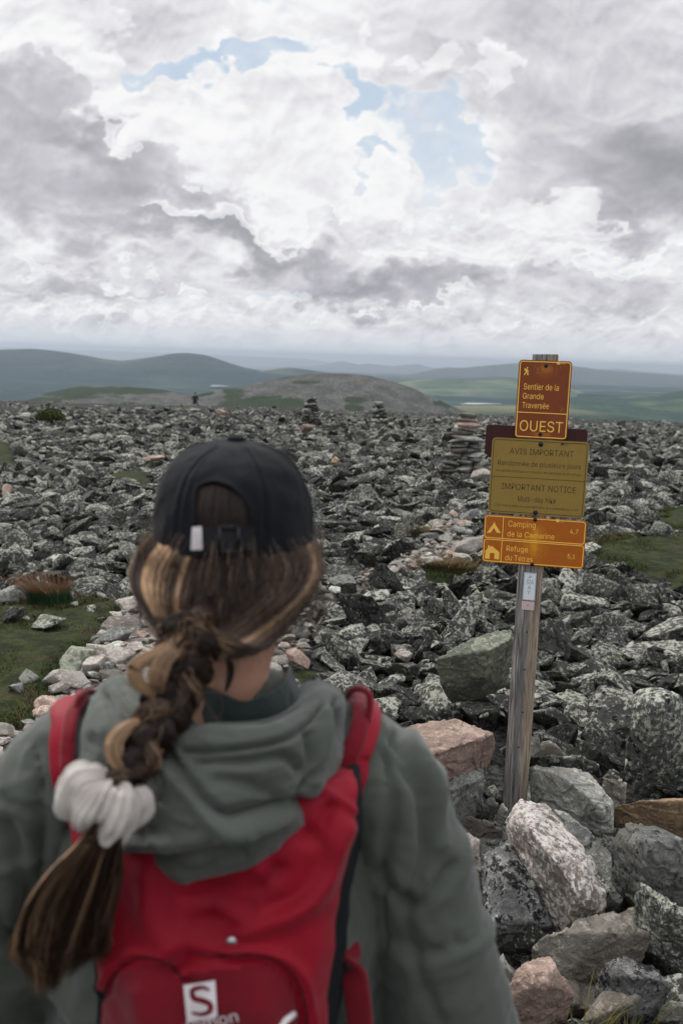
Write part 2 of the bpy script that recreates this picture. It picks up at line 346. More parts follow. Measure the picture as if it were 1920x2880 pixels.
# lakes lie on the valley floor
mw, g, b = newmat('lake_water', .08, (.55, .58, .60), .5)
def lake(name, px0, px1, py, th, Y):
    a = np.linspace(0, 2*math.pi, 40, endpoint=False); cx, cy = (px0+px1)/2, py
    V = []
    for t in a:
        rr = 1+.25*math.sin(3*t+1)+.15*math.sin(5*t)
        q = P(cx+(px1-px0)/2*math.cos(t)*rr, cy+th*math.sin(t)*rr, Y); V.append(q)
    zc = float(np.mean([v.z for v in V])); V = [(EYEV+(v-EYEV)*((zc-EYE)/(v.z-EYE))) for v in V]
    V = np.array(V); top = len(V); low = V.copy(); low[:, 2] -= .3
    tag(mesh(name, np.concatenate([V, low]), [tuple(range(top))]+[(i, i+top, (i+1) % top+top, (i+1) % top) for i in range(top)], False, mw), kind='structure')
lake('lake', 482, 518, 886, 2.0, 1810)
lake('lake', 1060, 1138, 927, 1.5, 1480)

# the grey dome and the green shoulder below the plateau
def domemat():
    m, g, b = newmat('stony_hill', .95, spec=.1); p = pos(g); x, y, z = g.sep(p)
    pq = g.vm('MULTIPLY', p, (1, .6, 2.2))
    n = g.noise(pq, .045, 6, .62, .4); n2 = g.noise(p, .9, 4, .7); n3 = g.noise(pq, .14, 4, .6)
    col = g.mix(g.mr(n3, .3, .7), (.066, .065, .060), (.150, .147, .136))
    col = g.mix(g.mr(n2, .35, .62, 0, .75), col, (.030, .032, .030))
    green = g.mix(g.mr(n2, .3, .7), (.010, .022, .012), (.034, .050, .022))
    mask = attr(g, 'green')
    f = g.mr(g.m('ADD', mask, g.m('MULTIPLY', g.m('SUBTRACT', n, .5), 3.4)), .46, .60)
    col = g.mix(f, col, green)
    col = g.mix(g.mr(g.noise(pq, .06, 3, .5, 0), .66, .72, 0, .7), col, (.10, .095, .04))
    g.put(b.inputs['Base Color'], col); bump(g, b, n2, 1, .5); return m
mdome = domemat()
def near_hill(name, pts, Y, zb, front, back, greens, seed):
    o = ridge(name, pts, Y, zb, front, back, mdome, .05, nr=70, step=3, seed=seed, wide=False)
    me = o.data; V = np.zeros(len(me.vertices)*3); me.vertices.foreach_get('co', V); V = V.reshape(-1, 3)
    px, py, _ = topix(V); gm = np.zeros(len(V))
    for (cx, cy, rx, ry, amp) in greens: gm = np.maximum(gm, amp*np.exp(-(((px-cx)/rx)**2+((py-cy)/ry)**2)))
    a = me.attributes.new('green', 'FLOAT', 'POINT'); a.data.foreach_set('value', gm.astype(np.float32))
near_hill('stony_hill', [(380, 935), (430, 912), (500, 896), (550, 888), (570, 885), (600, 877), (650, 866), (700, 860), (750, 857), (800, 858), (850, 863), (900, 875), (950, 893), (1000, 915), (1050, 938), (1100, 955), (1150, 972), (1250, 1000), (1400, 1060)], 430, -46, 190, 150,
          [(620, 930, 85, 22, 1), (540, 905, 60, 14, .9), (560, 925, 60, 20, 1), (810, 935, 45, 22, 1), (450, 905, 80, 9, .8), (1010, 925, 30, 12, .5), (870, 898, 60, 7, .45), (690, 880, 30, 6, .4)], 41)
near_hill('green_shoulder', [(-200, 1010), (-60, 960), (0, 940), (40, 928), (100, 905), (150, 893), (190, 886), (260, 886), (320, 890), (380, 896), (420, 905), (500, 925), (600, 950)], 520, -50, 220, 150,
          [(150, 900, 150, 13, 1.15), (290, 896, 150, 9, 1.15), (100, 918, 100, 10, .9), (210, 912, 120, 6, .8), (200, 930, 100, 8, .6), (60, 925, 60, 10, 1), (380, 915, 60, 7, .7)], 43)
# ---------------------------------------------------------------- the stony plateau
def topo(x, y):
    d = np.hypot(x, y)
    z = np.interp(d, [0, 12, 17, 28, 40, 70, 100, 112, 130, 170, 230, 320, 450], [0, 0, -.06, -.45, -1.0, -2.25, -3.75, -4.5, -6.0, -12, -24, -42, -75])
    p = np.stack([np.ravel(x), np.ravel(y)], 1)
    n = (fbm(p/7, 3, seed=51)*.22*np.clip(np.ravel(d)/18, .25, 1.6)).reshape(np.shape(x))
    return z + n
def gpoly(pts, z=0.0): return [tuple(PG(px, py, z)[:2]) for px, py in pts]
TRAIL = gpoly([(290, 1392), (420, 1375), (600, 1350), (740, 1345), (900, 1300), (975, 1262), (985, 1215), (1035, 1180), (1065, 1185), (1085, 1240), (1065, 1290), (960, 1306), (800, 1350), (745, 1385), (700, 1470), (690, 1530), (640, 1560), (520, 1700), (200, 1800), (60, 1830), (-260, 1900), (-500, 1900), (-260, 1760), (60, 1680), (130, 1590), (200, 1500), (250, 1440)])
GRASS = [gpoly([(-260, 1400), (0, 1388), (60, 1380), (150, 1392), (260, 1368), (330, 1372), (295, 1400), (250, 1440), (205, 1490), (130, 1590), (60, 1670), (0, 1680), (-300, 1740)]),
         gpoly([(1345, 1258), (1400, 1246), (1568, 1236), (1750, 1240), (1750, 1350), (1568, 1352), (1500, 1330), (1420, 1300), (1360, 1290)]),
         gpoly([(1500, 1180), (1568, 1168), (1700, 1180), (1700, 1230), (1520, 1225)]),
         gpoly([(930, 1322), (1000, 1296), (1100, 1292), (1095, 1312), (1000, 1330)]),
         gpoly([(975, 1215), (1035, 1215), (1060, 1240), (1000, 1252)]),
         gpoly([(-60, 1010), (30, 1006), (40, 1062), (-60, 1070)]), gpoly([(255, 1080), (345, 1075), (340, 1105), (270, 1108)]), gpoly([(1360, 1036), (1480, 1034), (1460, 1056), (1370, 1056)]),
         gpoly([(640, 1530), (690, 1528), (800, 1540), (800, 1562), (680, 1560)])]
def soft(x, y, poly, w_): return sstep(np.where(inpoly(x, y, poly), 1, -1)*pdist(x, y, poly), -w_, w_)
def plateau():
    rr = np.concatenate([np.arange(.0, 14, .055), np.geomspace(14, 460, 420)]); aa = np.radians(np.concatenate([np.arange(-180, -44, 4), np.linspace(-44, 44, 500), np.arange(48, 181, 4)]))
    Rr, A = np.meshgrid(rr, aa, indexing='ij'); X, Y_ = Rr*np.sin(A), Rr*np.cos(A)
    z = topo(X, Y_); p = np.stack([X.ravel(), Y_.ravel()], 1)
    gm = np.zeros(X.shape)
    for q in GRASS: gm = np.maximum(gm, soft(X, Y_, q, .22))
    tm = soft(X, Y_, TRAIL, .3)
    flat = np.maximum(gm, tm)
    bumps = np.maximum(fbm(p*2.1, 4, .55, seed=61, billow=True), -.3).reshape(X.shape)
    far = sstep(Rr, 25, 110)
    z = z - .13*(1-flat) + bumps*(.05*(1-flat)+.02) + far*.25*(1-flat)
    m, g, b = newmat('plateau_ground', .95, spec=.15); pp = pos(g)
    n = g.noise(pp, 3.2, 5, .6); nf = g.noise(pp, 28, 4, .7); nl = g.noise(pp, .9, 3, .5)
    rock = g.mix(g.mr(nf, .40, .62), (.010, .010, .010), (.06, .06, .055))
    moss = g.mix(g.mr(g.noise(pp, 9, 4, .7), .35, .65), (.012, .018, .007), (.036, .045, .014))
    moss = g.mix(g.mr(n, .55, .68, 0, .8), moss, (.055, .038, .020))
    dirt = g.mix(g.mr(nf, .35, .65), (.12, .10, .085), (.24, .21, .175))
    wn = g.m('MULTIPLY', g.m('SUBTRACT', n, .5), 1.1)
    col = g.mix(g.mr(g.m('ADD', attr(g, 'trail'), wn), .4, .6), rock, dirt)
    col = g.mix(g.mr(g.m('ADD', attr(g, 'moss'), wn), .4, .6), col, moss)
    g.put(b.inputs['Base Color'], col); bump(g, b, nf, .9, .03)
    tag(mesh('plateau', np.stack([X.ravel(), Y_.ravel(), z.ravel()], 1), grid_faces(len(rr), len(aa)), True, m,
             attrs={'moss': ('FLOAT', gm.ravel()), 'trail': ('FLOAT', tm.ravel())}), kind='structure')
plateau()

def rockmat(name, per_object, pale=(.38, .38, .33), mid=(.078, .080, .071), dark=(.006, .006, .007), tint=(.14, .15, .10), lichen=.50, black=.60, k=1.0, spots=1.0, br_=(.45, 1.25)):
    """lichen-crusted stone. rnd picks each stone's own tone"""
    m, g, b = newmat(name, .92, spec=.2); p = pos(g)
    rnd = g.new('ShaderNodeObjectInfo').outputs['Random'] if per_object else attr(g, 'rnd')
    p = g.vm('ADD', p, g.xyz(g.m('MULTIPLY', rnd, 37.0), g.m('MULTIPLY', rnd, 11.0), 0)); p = g.vm('SCALE', p, sc=g.m('ADD', .68, g.m('MULTIPLY', g.m('FRACT', g.m('MULTIPLY', rnd, 7.3)), .75)))
    nrm = g.sep(g.new('ShaderNodeNewGeometry').outputs['Normal'])[2]
    na = g.noise(p, 9*k, 6, .70); nb = g.noise(p, 34*k, 5, .74, .3); nc = g.noise(p, 3.0*k, 3, .5); nd = g.noise(p, 95*k, 3, .7)
    pt = g.m('ADD', g.m('MULTIPLY', g.m('SUBTRACT', g.noise(p, 4.5*k, 4, .6), .5), .34), g.m('MULTIPLY', g.m('SUBTRACT', rnd, .5), .10))   # crusted side, bare side
    col = g.mix(g.mr(na, .38, .62), g.mix(.45, mid, dark), mid)
    col = g.mix(g.mr(g.m('ADD', g.m('ADD', nb, pt), g.m('MULTIPLY', nrm, .05)), .62-.12*lichen, .69-.12*lichen), col, pale)      # pale crust
    bl = g.m('SUBTRACT', g.m('ADD', g.m('MULTIPLY', na, .45), g.m('MULTIPLY', g.noise(p, 26*k, 5, .72, .2), .55)), g.m('MULTIPLY', pt, .75))
    col = g.mix(g.mr(bl, .60-.12*black, .64-.12*black), col, dark)     # black crust
    vo = g.new('ShaderNodeTexVoronoi', feature='F1'); g.put(vo.inputs['Vector'], g.vm('ADD', p, g.vm('SCALE', g.noise(p, 30*k, 3, .6, color=True), sc=.04))); vo.inputs['Scale'].default_value = 26*k
    col = g.mix(g.m('MULTIPLY', g.mr(vo.outputs['Distance'], .34, .24), g.mr(nc, .48, .58, 0, .8*spots)), col, g.mix(.3, pale, (.26, .29, .20)))
    col = g.mix(g.mr(nc, .52, .70, 0, .6), col, g.mix(.5, col, tint), 'MIX')
    col = g.mix(g.mr(nd, .3, .7, 0, .4), col, g.mix(.6, col, dark))
    br = g.mr(rnd, 0, 1, *br_, 'LINEAR'); col = g.vm('MULTIPLY', col, g.xyz(br, br, g.m('MULTIPLY', br, .97)))
    g.put(b.inputs['Base Color'], col)
    h = g.m('ADD', g.m('ADD', g.m('MULTIPLY', na, .8), g.m('MULTIPLY', nb, .5)), g.m('MULTIPLY', nd, .18)); bump(g, b, h, .9, .035/k)
    return m
M_ROCKS = rockmat('lichen_rock_field', False)
M_ROCK = rockmat('lichen_rock', True)
def plain(name, a, b_, dark=(.05, .045, .04), black=.1, lichen=.3, k=1.0): return rockmat(name, True, br_=(.85, 1.15), pale=a, mid=b_, dark=dark, tint=b_, lichen=lichen, black=black, k=k, spots=.3)
M_PINK = plain('pink_stone', (.54, .42, .36), (.40, .29, .24), (.14, .10, .085), -.2, .4)
M_PALE = plain('pale_stone', (.56, .51, .46), (.40, .365, .325), (.07, .065, .06), -.1, .6)
M_TAN = plain('tan_stone', (.33, .30, .265), (.225, .205, .175), (.06, .05, .045), .0, .3)
M_ORANGE = plain('orange_stone', (.52, .41, .29), (.40, .28, .17), (.08, .06, .05), .0, .3)
M_GREEN = plain('greenish_stone', (.32, .33, .26), (.20, .215, .165), (.04, .042, .04), .15, .4)

def ico(sub):
    bm = bmesh.new(); bmesh.ops.create_icosphere(bm, subdivisions=sub, radius=1)
    V = np.array([v.co for v in bm.verts]); Fc = np.array([[v.index for v in f.verts] for f in bm.faces]); bm.free(); return V, Fc
ICO = {s: ico(s) for s in (1, 2, 3, 4, 5)}
def rock_shape(seed, sub, rough=1.0):
    rs = np.random.RandomState(seed); m_ = rs.randint(7, 12); n = rs.normal(size=(m_, 3)); n /= np.linalg.norm(n, axis=1)[:, None]
    for _ in range(12):                       # spread the cutting planes apart, so that faces stay large
        dd = n[:, None]-n[None]; r2 = (dd**2).sum(-1)+1e-2; n = n+.03*(dd/r2[..., None]**1.5).sum(1); n /= np.linalg.norm(n, axis=1)[:, None]
    d = rs.uniform(.50, .92, len(n))
    V, Fc = ICO[sub]; q = np.maximum(V @ n.T, 1e-3)/d; r = 1/(np.sum(q**46, axis=1)**(1/46)); r = np.minimum(r, 1.45)
    W_ = V*r[:, None]; sc = np.array([1, rs.uniform(.58, .95), rs.uniform(.34, .78)])*1.04
    st = fbm(W_*2.4, 3, .55, seed=seed+8)*3.2; dsp = (np.round(st)-st)*.035*rough + fbm(W_*7, 4, .6, seed=seed+3, billow=True)*.030*rough + fbm(W_*1.4, 2, seed=seed)*.07
    return W_*(1+dsp)[:, None]*sc, Fc
NSH = 16
def rot_rand(rs, tilt):
    return np.array(Euler((rs.normal()*tilt, rs.normal()*tilt, rs.uniform(0, 6.283))).to_matrix())
def field_mesh(name, spots, sub, mat, smooth):
    lib = [rock_shape(100+i, sub) for i in range(NSH)]; V, Fc, Rn, o = [], [], [], 0
    for (x, y, z, s, rot, ang, rnd, sq) in spots:
        v, f = lib[int(rot)]; rs = ang
        V.append((v*(s*sq)) @ rs.T+np.array([x, y, z])); Fc.append(f+o); o += len(v); Rn.append(np.full(len(v), rnd))
    return mesh(name, np.concatenate(V), np.concatenate(Fc), smooth, mat, attrs={'rnd': ('FLOAT', np.concatenate(Rn))})
# silhouette of the hiker in front, in picture pixels: stones wholly behind it go to the loose mass
BODY = [(350, 1250), (345, 1130), (420, 1040), (560, 1020), (690, 1090), (715, 1250), (725, 1320), (640, 1520), (780, 1560), (860, 1660), (1000, 1800), (1060, 2000), (1160, 2352), (-50, 2352), (-50, 1780), (180, 1650), (260, 1560), (400, 1520), (430, 1430), (300, 1330)]
HERO_ZONE = gpoly([(880, 1640), (1140, 1610), (1240, 1700), (1400, 1720), (1640, 1800), (1700, 2400), (1000, 2400), (900, 1900)], .05)
def scatter():
    rs = np.random.RandomState(7); spots = []
    grid = {}
    def ok(x, y, r):
        k_ = (int(x//.4), int(y//.4))
        for i in (-1, 0, 1):
            for j in (-1, 0, 1):
                for (a, b_, c) in grid.get((k_[0]+i, k_[1]+j), ()):
                    if (a-x)**2+(b_-y)**2 < ((r+c)*.52)**2: return False
        grid.setdefault(k_, []).append((x, y, r)); return True
    X, Y_, S = [], [], []
    n1, n2_, n3_ = 170000, 140000, 92000
    # near
    yy = np.sqrt(rs.uniform(1.2**2, 20**2, n1)); xx = rs.uniform(-.60, .60, n1)*(yy+1.2)
    ss = np.exp(rs.normal(math.log(.057), .52, n1)); ss = np.clip(ss, .033, .19)
    order = np.argsort(-ss)
    for i in order:
        if ok(xx[i], yy[i], ss[i]): X.append(xx[i]); Y_.append(yy[i]); S.append(ss[i])
    nn = len(X)
    yy = np.sqrt(rs.uniform(20**2, 50**2, n2_)); xx = rs.uniform(-.60, .60, n2_)*yy; ss = np.clip(np.exp(rs.normal(math.log(.086), .42, n2_)), .06, .30)
    for i in np.argsort(-ss):
        if ok(xx[i], yy[i], ss[i]): X.append(xx[i]); Y_.append(yy[i]); S.append(ss[i])
    yy = np.sqrt(rs.uniform(50**2, 128**2, n3_)); xx = rs.uniform(-.60, .60, n3_)*yy; ss = np.clip(np.exp(rs.normal(math.log(.17), .40, n3_)), .10, .45)
    X += list(xx); Y_ += list(yy); S += list(ss)
    X, Y_, S = map(np.array, (X, Y_, S))
    veg = np.zeros(len(X))
    for q in GRASS: veg = np.maximum(veg, soft(X, Y_, q, .12))
    veg = np.maximum(veg, soft(X, Y_, TRAIL, .12))
    keep = (veg < .45) & ~(inpoly(X, Y_, HERO_ZONE)) & (np.hypot(X, Y_-1.1) > .75)
    X, Y_, S = X[keep], Y_[keep], S[keep]; Z = topo(X, Y_)
    out_ = []
    for i in range(len(X)):
        tilt = .42; sq = np.array([1, 1, rs.uniform(.5, .95)])
        lift = rs.uniform(-.35, .22) if Y_[i] < 50 else rs.uniform(-.4, .2)
        out_.append((X[i], Y_[i], Z[i]-.05+S[i]*lift, S[i], rs.randint(NSH), rot_rand(rs, tilt), rs.rand(), sq))
    return out_
spots = scatter()
def px_of(sp): q = topix(np.array([[sp[0], sp[1], sp[2]]])); return q[0][0], q[1][0]
KEEP_CLEAR = [([(995, 1560), (1060, 1490), (1172, 1440), (1175, 1530), (1110, 1570)], 4.2, 6.6), ([(1425, 1640), (1440, 1580), (1600, 1570), (1640, 1760), (1440, 1740)], 3.6, 5.4)]
def clear(sp):
    x, y = px_of(sp)
    return not any(a < sp[1] < b_ and inpoly(np.array([x]), np.array([y]), q)[0] for q, a, b_ in KEEP_CLEAR)
spots = [s for s in spots if s[1] > 7 or clear(s)]
pts = np.array([(s[0], s[1], s[2]+s[3]*.3) for s in spots]); px, py, dz_ = topix(pts); size = F*np.array([s[3] for s in spots])/dz_
vis = (px > -10) & (px < 1578) & (py < 2370) & (pts[:, 1] > .5) & (dz_ > 0)
vis &= ~(inpoly(px, py, BODY) & (pdist(px, py, BODY) > size*.9))
vis &= ~((px > 1120) & (px < 1340) & (py > 1010) & (py < 1300) & (pts[:, 1] > 3.7))
cand = np.where(vis)[0]; cand = cand[np.argsort(-size[cand])][:272]; own = set(cand.tolist())
lib_obj = {}
def stone(name, sp, sub, mat, label, group, cat='rock'):
    x, y, z, s, k_, ang, rnd, sq = sp; key = (int(k_), sub, mat.name)
    if key not in lib_obj:
        v, f = rock_shape(100+int(k_), sub, 1.3); o = mesh(name, v, f, sub > 3, mat, link=False); lib_obj[key] = o.data
    o = bpy.data.objects.new(name, lib_obj[key]); C.objects.link(o)
    o.matrix_world = Matrix.Translation((x, y, z)) @ Matrix([list(r) for r in ang]).to_4x4() @ Matrix.Diagonal((s*sq[0], s*sq[1], s*sq[2], 1))
    return tag(o, label, cat, group)
for i in cand:
    where = 'right of the signpost' if px[i] > 1215 else ('between the hiker and the signpost' if px[i] > 640 else 'left of the hiker')
    stone('boulder', spots[i], 4 if size[i] < 60 else 5, M_ROCK, 'boulder blotched with black and white lichen, '+where, 'lichen-blotched boulders '+where)
rest = [s for i, s in enumerate(spots) if i not in own]
yr = np.array([s[1] for s in rest])
near = [s for s, y in zip(rest, yr) if y < 5.2]; midn = [s for s, y in zip(rest, yr) if 5.2 <= y < 17]; midd = [s for s, y in zip(rest, yr) if 17 <= y < 48]; farr = [s for s, y in zip(rest, yr) if y >= 48]
def build_field():
    parts = []
    for lst, sub in ((near, 4), (midn, 3), (midd, 2), (farr, 1)):
        lib = [rock_shape(100+i, sub) for i in range(NSH)]
        o = 0; V, Fc, Rn = [], [], []
        for (x, y, z, s, k_, ang, rnd, sq) in lst:
            v, f = lib[int(k_)]; V.append((v*(s*sq)) @ ang.T+np.array([x, y, z])); Fc.append(f+o); o += len(v); Rn.append(np.full(len(v), rnd))
        parts.append((np.concatenate(V), np.concatenate(Fc), np.concatenate(Rn)))
    o = 0; F_ = []
    for v, f, r in parts: F_.append(f+o); o += len(v)
    print('FIELD', len(near), len(midd), len(farr), o)
    tag(mesh('boulder_field', np.concatenate([p_[0] for p_ in parts]), np.concatenate(F_), False, M_ROCKS, attrs={'rnd': ('FLOAT', np.concatenate([p_[2] for p_ in parts]))}),
        'endless field of grey lichen-covered rocks running to the plateau edge', 'rocks', kind='stuff')
build_field()
# ---------------------------------------------------------------- stones one can tell apart
def Z6(zx, zy): return 898.4+zx*.4271, 1592.6+zy*.4271
def Z7(zx, zy): return 816.7+zx*.479, 1225+zy*.479
def hero(pts, mat, label, th=.16, conv=Z6, group=None, detail=1.0, shift=(0, 0, 0), seed=None, name='rock'):
    top = np.array([PG(*conv(a, b_), z) for a, b_, z in pts]); c = top.mean(0)
    low = c+(top-c)*.86; low[:, 2] -= th; low[:, 1] += th*.25
    pp = np.concatenate([top, low]); ctr = pp.mean(0); pp = pp-ctr
    bm = bmesh.new(); vs_ = [bm.verts.new(q) for q in pp]; r = bmesh.ops.convex_hull(bm, input=vs_)
    bmesh.ops.delete(bm, geom=list({v for v in r['geom_interior']+r['geom_unused'] if isinstance(v, bmesh.types.BMVert)}), context='VERTS')
    me = bpy.data.meshes.new(name); bm.to_mesh(me); bm.free(); o = bpy.data.objects.new(name, me); C.objects.link(o)
    ext = np.ptp(pp, axis=0).max()
    md_ = o.modifiers.new('r', 'REMESH'); md_.mode = 'VOXEL'; md_.voxel_size = ext/75
    sm = o.modifiers.new('s', 'SMOOTH'); sm.iterations = 1; sm.factor = .5
    dg = bpy.context.evaluated_depsgraph_get(); nm = bpy.data.meshes.new_from_object(o.evaluated_get(dg)); o.modifiers.clear(); o.data = nm
    n = len(nm.vertices); V = np.zeros(n*3); nm.vertices.foreach_get('co', V); V = V.reshape(-1, 3)
    N = np.zeros(n*3); nm.vertices.foreach_get('normal', N); N = N.reshape(-1, 3); sd_ = seed or int(abs(ctr[0]*1000)+abs(ctr[1]*313)) % 5000
    dsp = fbm(V*9, 4, .5, seed=sd_)*.012+fbm(V*38, 4, .6, seed=sd_+1, billow=True)*.0045*detail
    ste = fbm(V*5, 3, .5, seed=sd_+9); dsp += (np.round(ste*4)/4-ste)*.030*detail       # broken, stepped faces
    V += N*dsp[:, None]; nm.vertices.foreach_set('co', V.ravel().astype(np.float32)); nm.update()
    nm.polygons.foreach_set('use_smooth', np.ones(len(nm.polygons), bool)); nm.materials.append(mat)
    o.location = Vector(ctr)+Vector(shift); return tag(o, label, 'rock', group)
M_LONG = rockmat('long_slab_stone', True, pale=(.52, .485, .46), mid=(.25, .215, .185), dark=(.022, .021, .021), tint=(.30, .20, .14), lichen=.50, black=.45, k=1.9, spots=.5, br_=(.85, 1.15))
M_BW = rockmat('speckled_stone', True, pale=(.56, .55, .54), mid=(.27, .27, .265), dark=(.02, .02, .022), tint=(.2, .2, .2), lichen=.45, black=.55, k=1.6, spots=.2, br_=(.85, 1.15))
M_DARKG = rockmat('dark_grey_stone', True, pale=(.38, .38, .35), mid=(.23, .235, .22), dark=(.03, .03, .03), tint=(.16, .15, .12), lichen=.35, black=.25, k=1.6, spots=.3, br_=(.85, 1.15))
M_FLAT = rockmat('flat_grey_stone', True, pale=(.52, .52, .46), mid=(.37, .37, .33), dark=(.07, .07, .065), tint=(.30, .28, .22), lichen=.45, black=.0, k=1.3, spots=.2, br_=(.85, 1.15))
M_CRUST = rockmat('thick_lichen_stone', True, pale=(.46, .47, .40), mid=(.14, .145, .135), dark=(.014, .014, .016), tint=(.20, .22, .15), lichen=.75, black=.6, k=1.5, spots=1.0, br_=(.85, 1.15))
G_HEAP = 'stones heaped round the foot of the post'
hero([(60, 190, .36), (185, 150, .38), (320, 135, .39), (440, 170, .39), (555, 215, .38), (545, 290, .24), (430, 370, .16), (300, 450, .12), (230, 490, .10), (120, 380, .14), (430, 232, .38), (330, 275, .385), (230, 325, .385), (150, 345, .37)], M_PINK,
     'big pink broken slab with a flat pale top, left of the post', .14)
hero([(240, 505, .20), (330, 440, .24), (455, 385, .24), (490, 420, .22), (488, 610, .06), (430, 640, .04), (330, 650, .04), (250, 610, .08), (330, 520, .24), (460, 470, .22)], M_DARKG,
     'squarish grey stone tucked right under the big pink slab', .14)
hero([(745, 395, .20), (900, 400, .22), (1060, 425, .21), (1130, 500, .20), (1195, 590, .16), (1190, 730, .08), (1120, 768, .05), (960, 715, .05), (830, 640, .06), (745, 540, .10), (920, 450, .235), (1130, 620, .17)], M_FLAT,
     'broad flat pale grey-green slab just right of the foot of the post', .12)
hero([(735, 350, .22), (850, 335, .26), (1000, 330, .26), (1100, 375, .24), (1135, 470, .16), (1000, 480, .12), (760, 430, .12)], M_CRUST,
     'low lichen-dotted stone lying behind the broad flat slab', .14)
hero([(1120, 445, .14), (1200, 448, .16), (1258, 480, .15), (1252, 570, .08), (1210, 610, .04), (1150, 580, .04)], M_PALE,
     'small whitish stone at the right end of the broad flat slab', .12)
hero([(1195, 605, .14), (1330, 577, .20), (1480, 580, .22), (1640, 575, .22), (1700, 700, .12), (1640, 800, .04), (1420, 720, .06), (1290, 695, .08), (1215, 665, .09)], M_ORANGE,
     'orange-stained flat rock at the right edge of the picture', .14)
hero([(1180, 810, .20), (1225, 740, .25), (1280, 690, .29), (1420, 715, .31), (1570, 790, .30), (1680, 900, .24), (1660, 1060, .14), (1568, 1062, .12), (1430, 1035, .10), (1290, 960, .10), (1380, 800, .33), (1420, 900, .28)], M_DARKG,
     'large dark grey rock leaning on the orange-stained one', .18)
hero([(870, 620, .16), (960, 650, .16), (1100, 760, .15), (1200, 870, .12), (1290, 1010, .08), (1240, 1130, .02), (1130, 1120, .0), (1000, 900, .03)], M_DARKG,
     'grey slab almost hidden behind the long pale slab', .12)
hero([(605, 700, .20), (645, 610, .26), (690, 567, .29), (830, 590, .28), (960, 740, .25), (1080, 905, .21), (1150, 1080, .16), (1140, 1175, .11), (1070, 1275, .04), (980, 1340, .00), (900, 1312, .00), (850, 1230, .03), (700, 940, .11), (640, 810, .17), (745, 730, .32), (880, 900, .285), (990, 1080, .215), (1030, 1160, .15)], M_LONG,
     'long pale slab with a raised ridge pointing down from the post', .10)
hero([(240, 725, .18), (300, 730, .19), (420, 750, .19), (465, 790, .18), (485, 930, .13), (512, 1130, .03), (440, 1165, .0), (330, 1120, .0), (240, 900, .08), (400, 850, .19)], M_PALE,
     'smooth pale stone half hidden by the sleeve of the hiker', .14)
hero([(485, 870, .15), (560, 820, .18), (640, 800, .18), (720, 950, .15), (800, 1130, .10), (855, 1240, .05), (700, 1300, .0), (575, 1305, .0), (522, 1240, .02), (500, 1050, .09), (620, 1000, .17), (560, 1220, .07), (720, 1230, .07)], M_BW,
     'black-and-white speckled block left of the long pale slab', .12)
hero([(290, 650, .12), (420, 660, .15), (520, 690, .15), (600, 740, .12), (590, 800, .06), (480, 810, .04), (330, 740, .06)], M_TAN,
     'brown stone lying between the squarish grey one and the smooth pale one', .12)
hero([(1310, 1090, .15), (1335, 1020, .20), (1440, 1070, .22), (1600, 1200, .20), (1700, 1330, .12), (1600, 1380, .04), (1420, 1290, .03), (1310, 1190, .07), (1480, 1170, .20)], M_CRUST,
     'rock with yellow-green lichen and a black underside at the right edge', .16)
hero([(745, 1370, .08), (800, 1315, .11), (900, 1290, .13), (1060, 1230, .14), (1190, 1172, .15), (1300, 1240, .13), (1390, 1300, .10), (1370, 1360, .05), (1180, 1400, .07), (930, 1510, .03), (860, 1480, .02), (1150, 1290, .15)], M_TAN,
     'broad brownish slab lying under the lower end of the long slab', .12)
hero([(598, 1660, .10), (640, 1550, .15), (695, 1450, .19), (850, 1425, .19), (880, 1470, .18), (985, 1620, .11), (960, 1680, .06), (845, 1775, .00), (760, 1765, .0), (620, 1700, .04), (820, 1560, .18), (780, 1700, .09)], M_PINK,
     'salmon pink angular block at the bottom of the picture', .12)
hero([(1110, 1500, .10), (1160, 1430, .15), (1250, 1410, .17), (1400, 1450, .16), (1520, 1560, .12), (1450, 1700, .02), (1290, 1660, .02), (1150, 1680, .0), (1300, 1530, .17)], M_BW,
     'nearly black rock flecked with white, right of the salmon pink block', .16)
hero([(550, 1480, .05), (600, 1392, .10), (660, 1520, .06), (612, 1590, .0), (570, 1550, .01), (610, 1470, .09)], M_FLAT,
     'small pointed grey stone just left of the salmon pink block', .10)
hero([(568, 650, .12), (600, 597, .16), (628, 630, .15), (605, 712, .07), (575, 700, .08)], M_FLAT, 'tiny upright stone propped against the foot of the post', .08)
hero([(490, 600, .10), (540, 560, .13), (570, 600, .12), (560, 670, .06), (500, 660, .05)], M_DARKG, 'fist-sized dark stone just left of the foot of the post', .10)
hero([(1430, 1690, .06), (1490, 1650, .10), (1600, 1670, .09), (1620, 1790, .0), (1470, 1780, .0)], M_FLAT, 'pale grey stone in the bottom right corner of the picture', .12)
hero([(730, 230, .20), (790, 215, .22), (810, 300, .16), (740, 350, .12), (700, 320, .12)], M_FLAT, 'pale upright chip just behind the post on its right', .12)
hero([(1400, 100, .30), (1290, 60, .34), (1330, -20, .40), (1440, -30, .42), (1560, 0, .40), (1640, 110, .30), (1640, 330, .12), (1500, 350, .10), (1340, 320, .14), (1275, 210, .22), (1420, 60, .40)], M_CRUST,
     'biggest lichen-crusted boulder, at the right edge of the picture', .25)
hero([(385, 605, .34), (450, 560, .38), (560, 500, .42), (680, 468, .43), (750, 465, .43), (760, 560, .32), (745, 630, .22), (600, 700, .16), (460, 715, .16), (420, 660, .22), (640, 560, .40), (740, 510, .42), (470, 630, .31)], M_GREEN,
     'tilted greenish slab lying in the field left of the post', .14, conv=Z7)
